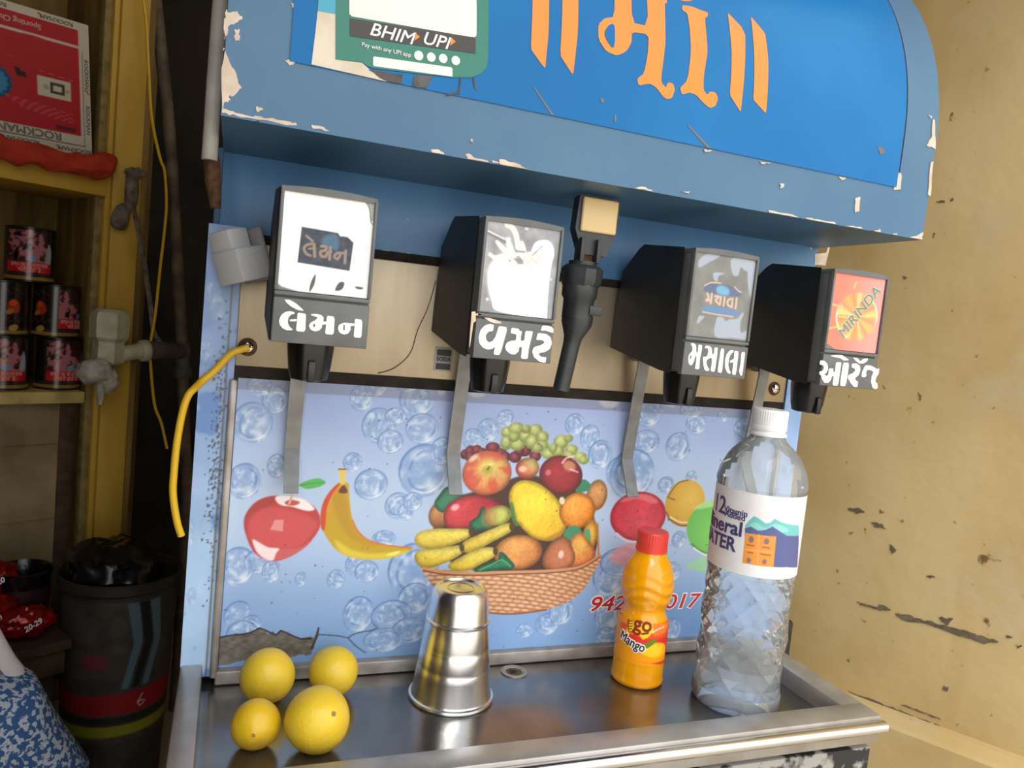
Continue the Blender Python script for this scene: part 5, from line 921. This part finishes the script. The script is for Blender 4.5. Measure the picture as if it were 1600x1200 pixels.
g = MB(); g.lathe([(.0158, .2582), (.0160, .2615), (.0155, .2620), (.0156, .2632), (.0156, .2752), (.0148, .2768), (0, .2770)], 90, WB, fn=lambda t, z: 1+(.010*math.cos(45*t) if .263 < z < .276 else 0)); g.build('cap', M['capw'], wb, 'clear white screw cap', smooth=25)
def water_paint(P):
    P.c[:] = (228, 226, 228); P.c[:] += (fbm(P.X/9, P.Z/12, 3)-.5)[:, None]*16
    P.poly([(-7.1,156.8),(-9.1,175.2),(-6.7,179.8),(-2.9,184.9),(1,183.7),(7.7,180),(11.4,181.3),(14.8,185.2),(20.6,182.6),(26.8,181.2),(42.9,179),(49.2,159)], (112, 188, 188), .4, 0)
    P.poly([(-6.7,174.4),(-1,179.6),(8.2,175.8),(15.4,180.6),(27.4,177.2),(28,173.8),(8.7,172.5),(-4,173)], (150, 214, 208), 1, alpha=.8)
    P.poly([(-6.1,143.5),(-9.1,172.5),(-4.2,175.2),(2.4,172.6),(8.4,174.5),(13.7,178.1),(21.9,173.7),(28.5,170.5),(45.8,169.1),(53.9,138.8),(33.4,141.9),(19.2,142.1)], (88, 96, 146), .4, 0)
    P.poly([(-8.3,168.9),(18.2,169.5),(19.2,142.1),(-7.8,141.5)], (232, 148, 66), .3, 0)
    for e in [(-2.6,163.9,2.1,2.9,0),(10.3,164.3,2.3,2.7,0),(-2.5,145.1,1.8,2.4,0),(10.7,146,2,2.4,0)]: P.ell(e, (110, 100, 120), .5, .8)
    for l in [[(-5.4,158.6),(0.3,158.7)], [(7.8,159),(13.6,158.8)], [(-4.2,152.1),(0.1,152.3)], [(6.7,152.6),(15.1,152.2)]]: P.line(l, 1.0, (120, 76, 40), .4, .8)
    P.line([(-6.2,154.6),(17.2,155.1)], .5, (250, 190, 120), .3); P.line([(3.3,169.7),(5.3,143.2)], .5, (250, 190, 120), .3)
wl_ = sheet('label', water_paint, -62, 66, 131, 204.5, .5, lambda X, Z: cyl(WB, .04015, WA0)(X, Z), M['label'], wb, 'white label with mountains and an orange block')
wm = cyl1(WB, .04025, WA0)
T = mm([(212.8,186.5),(-21.2,184.6),(-21.2,179.5),(-10.6,171.9),(-15.4,158.5)])
text('label_lettering', '12', .0225, lambda a, b, h: wm(T[0][0]+a, T[0][1]+b, h), M['ink_navy'], wl_, t=.0003, bold=.0002, sx=.9)
text('label_lettering', 'Vitamin', .0078, lambda a, b, h: wm(T[1][0]+.0012+a, T[1][1]+.0004+b, h), M['ink_navy'], wl_, t=.0003, bold=.0001)
text('label_lettering', 'Added', .0078, lambda a, b, h: wm(T[2][0]+.0012+a, T[2][1]+.0014+b, h), M['ink_navy'], wl_, t=.0003, bold=.0001)
text('label_lettering', 'Mineral', .0180, lambda a, b, h: wm(T[3][0]+a, T[3][1]-.0020+b, h), M['ink_navy'], wl_, t=.0003, bold=.0004, align='RIGHT', sx=1.0)
text('label_lettering', 'WATER', .0172, lambda a, b, h: wm(T[4][0]+a, T[4][1]-.0036+b, h), M['ink_navy'], wl_, t=.0003, bold=.0004, align='RIGHT', sx=.92)
# grey-white plastic block hanging beside the first valve
br = thing('plastic_block', 'small grey and white stepped plastic block beside the lemon valve', 'block', (-.006, -.022, .078))
R = (Matrix.Rotation(math.radians(-18), 3, 'Y') @ Matrix.Rotation(math.radians(38), 3, 'Z'))
g = MB(); g.box((-.004, -.022, .0925), (.026, .030, .026), .0015, rot=R); g.box(Vector((-.004, -.022, .0925))+R @ Vector((-.002, .003, .0205)), (.019, .024, .016), .0015, rot=R); g.build('body', M['whitep'], br)
g = MB(); g.box(Vector((-.004, -.022, .0925))+R @ Vector((.0145, 0, .006)), (.004, .032, .042), .0012, rot=R); g.build('side_plate', M['greyp'], br)

# ============================================================ CABLES AND PIPES LEFT OF THE MACHINE
def P3(pts, y): return [Vector((x, y, z)) for x, z in mm(pts)]
g = MB(); w1 = P3([(6.7,27.8),(0.4,25.1),(-7.3,20.8),(-18.7,6.2),(-26.5,-1.8)], -.008)+P3([(-32.4,-9),(-37.3,-16.2),(-40.7,-30.6),(-43.2,-54.5),(-44.1,-81.1),(-43.6,-98.2),(-39.5,-119.8),(-35.4,-132.3)], -.004)
g.tube([Vector(p) for p in cr([tuple(v) for v in w1], 6, False)], .0030, 10); o = g.build('cable', M['yellow_wire'], None, 'thick yellow cable screwed to the steel band and hanging down', cat='cable')
def KP(pts, dv): return [K(u, dv, z) for u, z in mm(pts)]
g = MB(); g.tube([Vector(p) for p in cr([tuple(v) for v in KP([(222.2,552.8),(225.9,524.5),(233.2,487.1),(239.7,428.5),(249.8,346.1),(267.5,283.4),(276.3,264.1),(282.8,211.8),(282.3,165.2),(278.6,99.4),(275.4,24.6),(270.5,-21.9),(269.6,-44),(282.5,-132.1),(297.1,-168.9),(310.3,-215.6)], -.025)], 5, False)], .0024, 8)
g.build('wire', M['yellow_wire'], None, 'thin yellow wire hanging beside the yellow post', cat='wire')
g = MB(); g.tube([Vector(p) for p in cr([tuple(v) for v in KP([(261.1,610.6),(270,551.5),(288.2,451.4),(305.9,347.4),(319.6,238.9),(333.8,127.2),(348.3,12),(360.9,-106.8),(372.5,-229),(384.5,-354.5)], .03)]+[tuple(K(.385, .03, ZG))], 4, False)], .0105, 14)
pipe = g.build('conduit', M['pipe'], None, 'dirty brown conduit pipe running down the dark gap', cat='pipe')
g = MB(); q = KP([(347.4,-11.7),(354.2,-41.1),(357.5,-73.2),(360.1,-94.8)], .03); ax = q[0]-q[3]
g.lathe([(.0150, 0), (.0165, .003), (.0165, .018), (.0140, .020), (.0140, .040), (.0165, .044), (.0165, .060), (.0150, .064)], 24, q[3], axis=ax); g.build('tee_joint', M['pipegrey'], pipe)
pv = thing('pvc_valve', 'white plastic pipe elbow fixed in front of the yellow post', 'pipe fitting', K(.193, -.04, -.07))
a = KP([(191.7,20.7),(193.1,-5.2),(193.9,-39.6),(195.1,-63.7),(232.1,-50.1),(249.5,-40.9),(293,-37.3)], -.04)
g = MB(); g.lathe([(.0215, 0), (.0240, .004), (.0230, .036), (.0290, .043), (.0300, .075), (.0270, .084), (.0225, .086), (.0215, .080), (.0200, .060)], 6, a[3], mi=0, cap=False); g.lathe([(.0190, .060), (.0205, .086), (.0215, .088), (.0240, .084)], 28, a[3], cap=False)
g.build('coupling', M['pvc'], pv, smooth=25)
g = MB(); g.tube([a[3]+Vector((0, 0, .022)), (a[3]+Vector((0, 0, .022)))*.4+a[4]*.6, a[5]], .0135, 16); g.lathe([(.0160, 0), (.0185, .003), (.0185, .012), (.0160, .015)], 24, a[5]-(a[6]-a[5])*.1, axis=a[6]-a[5]); g.build('branch', M['pvc'], pv)
g = MB(); g.tube([a[5], (a[5]+a[6])/2, KP([(353.2,-44.7)], .03)[0]], .0150, 16); g.build('branch_pipe', M['pipegrey'], pv)
def blob(mb, c, r, seed, sc=(1, 1, 1), amp=.35, n=22, fr=2.3, R=None, mi=0):
    vs = []; fs = []; c = Vector(c)
    from mathutils import noise as NZ
    for j in range(n+1):
        a_ = PI*j/n
        for i in range(2*n):
            t = PI*i/n; d = Vector((math.sin(a_)*math.cos(t), math.sin(a_)*math.sin(t), math.cos(a_)))
            k = 1+amp*NZ.noise(d*fr+Vector((seed, 0, 0)))+amp*.6*abs(NZ.noise(d*fr*2.6+Vector((0, seed, 0))))
            p = Vector((d.x*sc[0], d.y*sc[1], d.z*sc[2]))*r*k; vs.append((R @ p if R else p)+c)
    for j in range(n):
        for i in range(2*n): fs.append((j*2*n+i, (j+1)*2*n+i, (j+1)*2*n+(i+1) % (2*n), j*2*n+(i+1) % (2*n)))
    return mb.add(vs, fs, mi)
q = KP([(166.1,-74.2),(180.1,-84.4),(179.3,-107.2),(178.4,-127.9)], -.06)
g = MB(); blob(g, q[0], .021, 3, (1.3, .8, .9), .22, 26, 1.8); blob(g, q[1]+Vector((.008, 0, -.004)), .016, 5, (1, .8, 1.2), .22, 26, 1.8); g.tube([q[1], q[2], q[3]], [.011, .007, .003], 8)
g.build('plastic_scrap', M['polybag'], None, smooth=60, label='crumpled white polythene scrap tied under the white pipe elbow', cat='plastic scrap')
q = KP([(228.8,253.4),(229.6,220.1),(227.7,198.8),(217.1,186.4),(212.9,170.1),(210.6,156.1)], -.014); g = MB()
g.tube([Vector(p) for p in cr([tuple(v) for v in q], 3, False)], [.010, .011, .012, .0125, .012, .012, .010, .009, .012, .0135, .015, .0155, .016, .015, .013, .008], 10, flat=.6); blob(g, KP([(234,252.4)], -.014)[0], .010, 8, (1.5, .5, .8))
q = KP([(229.2,209.6),(240.8,169.4),(254.4,117.9),(267.9,54.1),(279.5,-11.4),(294.1,-30.9)], -.014); g.tube(q, .0050, 8, flat=.5)
g.build('rag_tie', M['rag'], None, smooth=70, label='greyish rag knotted round the yellow post with a hanging strap', cat='rag')
q = [Vector((-.0285, -.05, 1.04))]+[Vector((x, -.05, z)) for x, z in mm([(-30.5,306.4),(-30.2,279.7),(-30.7,225.4),(-30.9,165.6)])]
wp = thing('white_pole', 'white rusty-ended tube standing at the left edge of the canopy', 'pole', q[4])
g = MB(); g.tube(q, .0056, 16); g.build('tube', mat('chalky_white_tube', (196, 192, 186), .5, c2=(168, 162, 154), scale=30), wp)
q2_ = [Vector((x, -.045, z)) for x, z in mm([(-29.9,168.5),(-27.5,150.6),(-24.6,132.1)])]; g = MB(); g.tube(q2_, [.0062, .0060, .0040], 12); g.build('rusty_end', M['rust'], wp)

# ============================================================ SHELVING ON THE LEFT
sh = thing('shelf_unit', 'yellow painted wooden shop shelving at the left', 'shelf', K(.1, .1, ZG))
kb = lambda p: K(p.x, p.y, p.z)
def kbox(g, u0, u1, d0, d1, z0, z1, b=.001, mi=0): return g.box(((u0+u1)/2, (d0+d1)/2, (z0+z1)/2), (u1-u0, d1-d0, z1-z0), b, mi=mi, mp=kb)
g = MB(); kbox(g, .2050, .2500, 0, .045, ZG, .95, .0015); kbox(g, .1955, .2040, .004, .045, ZG, .95, .0012); g.build('post', M['yellow_wood'], sh)
g = MB(); kbox(g, .184, .1955, .012, .030, -.75, .95); g.build('post_edge', M['groove'], sh)
g = MB(); kbox(g, .2500, .2640, .006, .045, ZG, .95, .003); g.build('post_shadow_edge', M['backwood'], sh)
g = MB(); kbox(g, -.66, .1955, -.002, .20, .2060, .2500, .002); g.build('shelf_board', M['yellow_wood'], sh, 'upper yellow shelf board')
g = MB(); kbox(g, -.66, .1790, .0, .20, -.1345, -.1150, .002); g.build('shelf_board', M['yellow_pale'], sh, 'lower pale shelf board')
g = MB(); kbox(g, -.66, .36, .200, .212, ZG, .95); g.build('back_panel', M['backwood'], sh)
g = MB(); kbox(g, .1955, .2070, .046, .20, -.115, .95); g.build('side_panel', M['backwood'], sh)
g = MB(); kbox(g, -.66, .150, .02, .034, -.62, -.1345, .001); kbox(g, -.66, .148, .0175, .021, -.205, -.2035); kbox(g, -.66, .148, .0175, .021, -.330, -.3285); g.build('lower_panel', M['lowpanel'], sh)
g = MB(); kbox(g, .150, .178, .03, .05, -.62, -.1345, .001); g.build('lower_stile', M['brown'], sh)
g = MB(); kbox(g, -.66, .100, -.20, .018, -.462, -.447, .002); kbox(g, -.66, .096, -.19, -.17, -.50, -.462, .002); kbox(g, .066, .094, -.16, -.13, ZG, -.462, .002); g.build('plank', M['brown'], sh, 'low brown plank')
# red carton, upside down on the upper shelf
bx = thing('carton', 'red and white spare-parts carton standing upside down on the upper shelf', 'box', K(.03, .03, .25))
tilt = math.radians(4.5)
def kt(u, d, z):                                # the carton leans a little to the left
    du, dz = u-.1765, z-.266; return K(.1765+du*math.cos(tilt)-dz*math.sin(tilt), d, .266+du*math.sin(tilt)*.55+dz*math.cos(tilt))
g = MB(); g.box((.0205, .040, .366), (.312, .055, .205), .001, mp=lambda p: kt(p.x, p.y, p.z)); g.build('body', mat('white_card', (186, 178, 160), .7), bx)
def carton_paint(P):
    red = np.array((172, 26, 32)); P.c[:] = (196, 186, 168)
    P.poly([(-135, 296), (160, 296), (160, 428), (-135, 428)], red, .3, 0); P.poly([(-135, 432), (160, 432), (160, 456), (-135, 456)], red, .3, 0)
    P.line([(-135, 281), (166, 281)], 1.2, (30, 24, 24), .3); P.line([(165.5, 281), (165.5, 424)], .8, (40, 30, 30), .3); P.line([(-135, 430), (160, 430)], .9, (226, 190, 180), .3); P.line([(-135, 428.6), (160, 428.6)], .6, (60, 20, 20), .3)
    P.poly([(100, 345), (147, 345), (147, 374), (100, 374)], (196, 186, 166), .4, 0)
    P.poly([(118, 352), (138, 352), (138, 368), (118, 368)], (60, 54, 50), .5, 0); P.poly([(122, 356), (134, 356), (134, 364), (122, 364)], (196, 186, 166), .4, 0); P.ell((112, 359, 4, 4, 0), (160, 150, 136), .4); P.ell((142, 359, 3, 3, 0), (160, 150, 136), .4)
    I = P.sel(0, 75, 320, 400); x = P.X[I]-42; z = P.Z[I]-352; d = np.hypot(x, z)+.9*np.sign(np.sin(np.arctan2(z, x)*14)); P.mixin(I, sm(24-d, 0, .6)*sm(d-4.5, 0, .6), np.array((58, 128, 168))-np.clip(d[:, None]-17, 0, 3)*18)
    for k in range(10): P.ell((74+(k % 4)*3.2-(k//4), 368+(k//4)*4, 2.4, 2.2, 0), (44, 20, 22), .5)
    for k in range(5): P.line([(52+6*k, 336-3.4*k), (150, 326-3.4*k)], .7, (208, 130, 124), .4, .7)
    for k in range(3): P.line([(60, 392+4*k), (110, 388+4*k)], .6, (206, 120, 116), .4, .6)
    P.line([(104, 381), (150, 377)], .8, (208, 130, 124), .4, .7); P.poly([(124, 300), (153, 300), (153, 306), (124, 306)], (92, 22, 44), .4, 0)
    P.ell((96, 408, 44, 22, 0), (180, 40, 44), .6, .6); P.ell((96, 408, 43, 21, 0), red, .6)
def ksurf(X, Z):
    return np.array([tuple(kt(x, .0118, z)) for x, z in zip(X, Z)])
cf = sheet('printed_face', carton_paint, -134, 175.5, 265, 467, 1.3, ksurf, M['card'], bx)
km = lambda a, b, h: kt(a, .0114-h, b)
text('carton_lettering', 'ROCKMAN', .0155, km, M['ink_grey'], cf, bold=.0005, rot=PI, at=(.087, .2890), sx=1.15)
text('carton_lettering', 'ROCKMAN', .0082, km, M['ink_grey'], cf, bold=.0003, rot=PI, at=(.075, .2735), sx=1.2)
text('carton_lettering', 'ROCKMAN', .0082, km, M['ink_grey'], cf, bold=.0003, rot=PI, at=(.150, .2725), sx=1.2)
text('carton_lettering', 'ROCKMAN', .0078, km, M['ink_grey'], cf, bold=.0003, rot=PI, at=(.040, .4615), sx=1.2)
text('carton_lettering', 'ROCKMAN', .0078, km, M['ink_grey'], cf, bold=.0003, rot=PI, at=(.130, .4615), sx=1.2)
text('carton_lettering', 'Sporting Chain', .0110, km, M['ink_pink'], cf, bold=.0003, rot=PI, at=(.075, .4440))
text('carton_lettering', 'ROCKMAN', .0075, km, M['ink_grey'], cf, bold=.0002, rot=-PI/2, at=(.1705, .392), sx=1.2)
text('carton_lettering', 'ROCKMAN', .0075, km, M['ink_grey'], cf, bold=.0002, rot=-PI/2, at=(.1710, .322), sx=1.2)
g = MB()
for (x, z, s) in ((.030, .2895, 1), (.050, .2735, .6), (.127, .2728, .5), (.108, .4615, .5), (.171, .365, .5)):
    g = MB(); g.tube([km(x+s*a_, z+s*b_, .0008) for a_, b_ in ((.008, -.004), (.002, -.005), (-.001, .0), (.002, .003), (-.004, .005), (-.009, .004))], .0009*s+.0002, 6); g.build('carton_emblem', M['ink_red'], cf)
# orange-red cloth over the shelf edge
g = MB(); L = [(-.20, .262, .020), (-.06, .255, .022), (.0, .250, .022), (.04, .247, .019), (.08, .246, .016), (.12, .246, .015), (.15, .246, .017), (.175, .250, .019), (.192, .256, .016), (.199, .262, .008)]
L3 = cr([(u, z, r) for u, z, r in L], 6, False); n = 16; vs = []; fs = []
from mathutils import noise as NZ
for i, (u, z, r) in enumerate(L3):
    for k in range(n):
        t = 2*PI*k/n; q = r*(1+.45*NZ.noise(Vector((u*40, math.cos(t)*1.6, math.sin(t)*1.6)))); vs.append(K(u, -.020+q*.8*math.cos(t), z+q*math.sin(t)))
for i in range(len(L3)-1):
    for k in range(n): fs.append((i*n+k, i*n+(k+1) % n, (i+1)*n+(k+1) % n, (i+1)*n+k))
fs.append(tuple(range(n))); fs.append(tuple((len(L3)-1)*n+k for k in range(n)))
g.add(vs, fs); g.build('cloth', M['cloth_red'], None, 'crumpled orange-red cloth lying along the upper shelf edge', cat='cloth', smooth=60)

# tins in a pyramid on the lower shelf
TR, TH = .0350, .0855
def tin_paint(mode):
    def f(P):
        P.c[:] = (24, 18, 18)
        P.poly([(-120, 3), (120, 3), (120, 9), (-120, 9)], (138, 104, 48), .4, 0); P.line([(-120, 12), (120, 12)], .7, (150, 140, 130), .4, .5)
        def warn(x0, x1):
            I = P.sel(x0, x1, 15, 80); x = P.X[I]; z = P.Z[I]
            n = fbm(x/12+3*fbm(x/20, z/20, 1), z/12, 4)[:, None]; c = np.array((52, 22, 28))*(1-sm(n, .35, .55))+np.array((170, 100, 106))*sm(n, .35, .6)
            c = c*(1-sm(fbm(x/9, z/9, 9), .58, .7)[:, None]*.8); P.mixin(I, np.ones(len(I)), c)
            P.poly([(x0, 15), (x1, 15), (x1, 31), (x0, 31)], (182, 22, 30), .4, 0)
            P.poly([(x1-10, 32), (x1-1, 32), (x1-1, 52), (x1-6, 62), (x1-9, 45)], (150, 160, 170), .8); P.poly([(x0+32, 33), (x0+42, 33), (x0+42, 40), (x0+32, 40)], (104, 134, 176), .8)
        def front(x0):
            P.ell((x0, 46, 9, 11, 20), (156, 48, 22), 1.5); P.ell((x0-2, 52, 5, 5, 0), (210, 76, 30), 1.5); P.ell((x0-6, 38, 6, 4, 30), (176, 100, 40), 1.2)
            for k in range(14): P.ell((x0-18+(k*7.3) % 34, 66+((k*5) % 9), 1.1, 1.1, 0), (96, 34, 40), .4); P.ell((x0-18+(k*6.1) % 34, 24+((k*4) % 8), 1.1, 1.1, 0), (96, 34, 40), .4)
            P.ell((x0, 13, 7, 5, 20), (168, 132, 60), .6)
        if mode == 0: warn(-34, 33)
        elif mode == 1: front(15); warn(-80, -22); 
        elif mode == 2: front(-22); warn(4, 70)
        elif mode == 3: warn(-34, 33)
        else: front(-60); warn(-17, 50)
    return f
def tin(u, z0, mode, label, dv=.05):
    c = K(u, dv, z0); o = thing('tobacco_tin', label, 'tin', c, group='stacked tins on the lower shelf')
    g = MB(); g.lathe([(.0335, 0), (.0352, .0008), (.0352, .0022), (.0346, .0030), (.0346, TH-.003), (.0352, TH-.0022), (.0352, TH-.0006), (.0338, TH), (.0330, TH-.0012), (0, TH-.0012)], 40, c); g.build('can', M['tin'], o, smooth=30)
    a0 = math.atan2(CAMLOC[1]-c.y, CAMLOC[0]-c.x)
    lb = sheet('label', tin_paint(mode), -80, 80, 3.5, 81.5, 1.1, lambda X, Z: cyl((c.x, c.y), TR, a0, z0)(X, Z), TINM, o)
    f = cyl1((c.x, c.y), TR+.0002, a0, z0)
    x0 = {0: 0, 1: -50, 2: 34, 3: 0, 4: 17}[mode]/1000
    text('label_lettering', 'तम्बाकू से दर्दनाक', .0085, lambda a_, b_, h: f(x0+a_, .0265+b_, h), M['ink_pink'], lb, t=.0002, bold=.0001, sx=.9)
    text('label_lettering', 'मौत होती है', .0085, lambda a_, b_, h: f(x0+a_, .0190+b_, h), M['ink_pink'], lb, t=.0002, bold=.0001, sx=.9)
TINM = printmat('printed_tin', .22, .6)
zs = -.1150
tin(.0765, zs, 0, 'tobacco tin at the left of the bottom row, pink picture label'); tin(.1540, zs, 4, 'tobacco tin at the right of the bottom row, beside the post')
tin(.0720, zs+TH, 1, 'tobacco tin in the middle row, cut by the left edge of the picture'); tin(.1470, zs+TH, 2, 'tobacco tin at the right of the middle row, half black half picture')
tin(.1060, zs+2*TH, 3, 'single tobacco tin on top of the stack')

# ============================================================ LOWER LEFT: BUCKET, BAG, PACKETS, SACK
bc = K(.187, -.15, ZG)
bu = thing('bucket', 'dark grimy label-covered bucket standing on the floor by the post', 'bucket', bc)
RZ = -.372
tl = Matrix.Rotation(math.radians(7), 3, Vector((.5, .86, 0)))
g = MB(); H = RZ-ZG; g.lathe([(.068, 0), (.0685, .004), (.0830, H-.02), (.0870, H-.016), (.0872, H-.002), (.0850, H), (.0815, H-.004), (.0800, H-.03), (.070, .02), (0, .018)], 48, bc); g.build('shell', M['bucket'], bu)
def bucket_paint(P):
    P.c[:] = (64, 56, 50); P.c[:] += (fbm(P.X/18, P.Z/14, 2)-.5)[:, None]*30
    for k in range(3):
        P.poly([(8+k*15, 215), (18+k*15, 215), (34+k*15, 285), (26+k*15, 350), (10+k*15, 350), (22+k*15, 285)], (84, 106, 120) if k != 1 else (26, 26, 28), .8, 0)
    P.ell((-30, 260, 20, 12, 0), (128, 36, 44), 2, .7)
    P.poly([(-130, 175), (130, 175), (130, 212), (-130, 205)], (136, 20, 26), .8, 0); P.poly([(-130, 160), (130, 160), (130, 172), (-130, 172)], (34, 30, 30), .8, 0); P.poly([(-130, 140), (130, 140), (130, 157), (-130, 157)], (126, 122, 24), .8, 0)
    P.line([(40, 200), (34, 190), (38, 182), (44, 188), (36, 190)], 1.6, (200, 190, 190), .5)
a0 = math.atan2(CAMLOC[1]-bc.y, CAMLOC[0]-bc.x)
def bsurf(X, Z):
    r = .0690+(Z/H)*.0152; a_ = a0+X/.078; return np.stack([bc.x+r*np.cos(a_), bc.y+r*np.sin(a_), bc.z+Z], 1)
sheet('label', bucket_paint, -130, 130, 130, 352, 2.0, bsurf, M['card'], bu)
g = MB(); blob(g, K(.172, -.145, RZ+.004), .066, 4, (1, 1, .62), .22, 26, 2.6)
g.build('bin_bag', M['bag'], None, 'black polythene bag bulging out of the bucket', cat='bag', smooth=50)
cb = K(.066, -.10, -.447); ct = thing('black_pot', 'small black open pot on the low plank behind the bucket', 'pot', cb)
g = MB(); g.lathe([(.026, 0), (.034, .004), (.038, .075), (.040, .082), (.038, .084), (.035, .078), (.030, .012), (0, .010)], 36, cb); g.build('shell', M['bag'], ct)
g = MB(); g.lathe([(.0352, .012), (.0375, .060)], 36, cb, cap=False); g.build('label_band', mat('dark_red_band', (58, 20, 26), .5, c2=(30, 14, 18), scale=60), ct)
for k, (u, d, z, r, sc, lbl) in enumerate([(.018, -.13, -.414, .034, (1.1, .75, .8), 'crumpled red foil packet at the left of the low plank'), (.052, -.165, -.421, .029, (1.2, .7, .75), 'red foil packet with white print lying nearest the plank end'), (.030, -.10, -.372, .030, (1, .7, .8), 'red foil packet lying on top of the other two')]):
    g = MB(); blob(g, K(u, d, z), r, 11+k*3, sc, .22, 26, 2.4, R=Matrix.Rotation(.53, 3, 'Z'))
    o = thing('foil_packet', lbl, 'packet', K(u, d, z-r), group='red foil packets on the plank'); b_ = g.build('wrapper', M['foil'], o, smooth=50)
    g = MB(); c = K(u, d, z)
    text('packet_price', '20-29' if k == 1 else '20', .012, lambda a_, b2, h: K(u+a_*.8, d-r*.93-h, z+.004+b2), M['ink_white'], o, bold=.0003, rot=.35)
# speckled cloth sack with a white strap
sk = thing('speckled_sack', 'blue and white speckled cloth bag in the bottom left corner', 'bag', K(-.08, -.40, ZG))
top = [(-.24, -.395), (-.12, -.385), (-.03, -.380), (.002, -.392), (.018, -.425), (.038, -.480), (.060, -.535)]
g = MB(); pts = cr(mm([(-120.3,-388.4),(-74.1,-388.6),(-23.2,-397.6),(-4.1,-403.5),(4.8,-419.2),(23.5,-460.8),(57.6,-525.2),(61,-531.7)]), 4, False); pts = pts+[(.045, -.60), (.02, ZG+.002), (-.26, ZG+.002)]
n = len(pts); ring = []
cx_, cz_ = -.10, -.62
vs = []; lay = [(-.075, .82), (-.06, .93), (-.03, .985), (0., 1.), (.03, .985), (.06, .93), (.09, .80)]
for dv, s in lay:
    for u, z in pts: vs.append(K(cx_+(u-cx_)*s, -.35+dv*.8-.0*u, max(ZG+.001, cz_+(z-cz_)*(s if z > -.7 else 1))))
fs = [(j*n+i, j*n+(i+1) % n, (j+1)*n+(i+1) % n, (j+1)*n+i) for j in range(len(lay)-1) for i in range(n)]+[tuple(range(n)), tuple((len(lay)-1)*n+i for i in range(n))]
g.add(vs, fs); g.build('cloth', M['speckle'], sk, smooth=60)
g = MB(); g.tube(KP([(-67,-315.8),(-48.8,-343.1),(-39.2,-364.9),(-32.1,-382.4),(-22.3,-398.7),(-19.4,-406)], -.36), [.008, .009, .009, .010, .010, .006], 10, flat=.5); g.build('strap', M['strap'], sk, 'white strap')
bpy.context.view_layer.update()
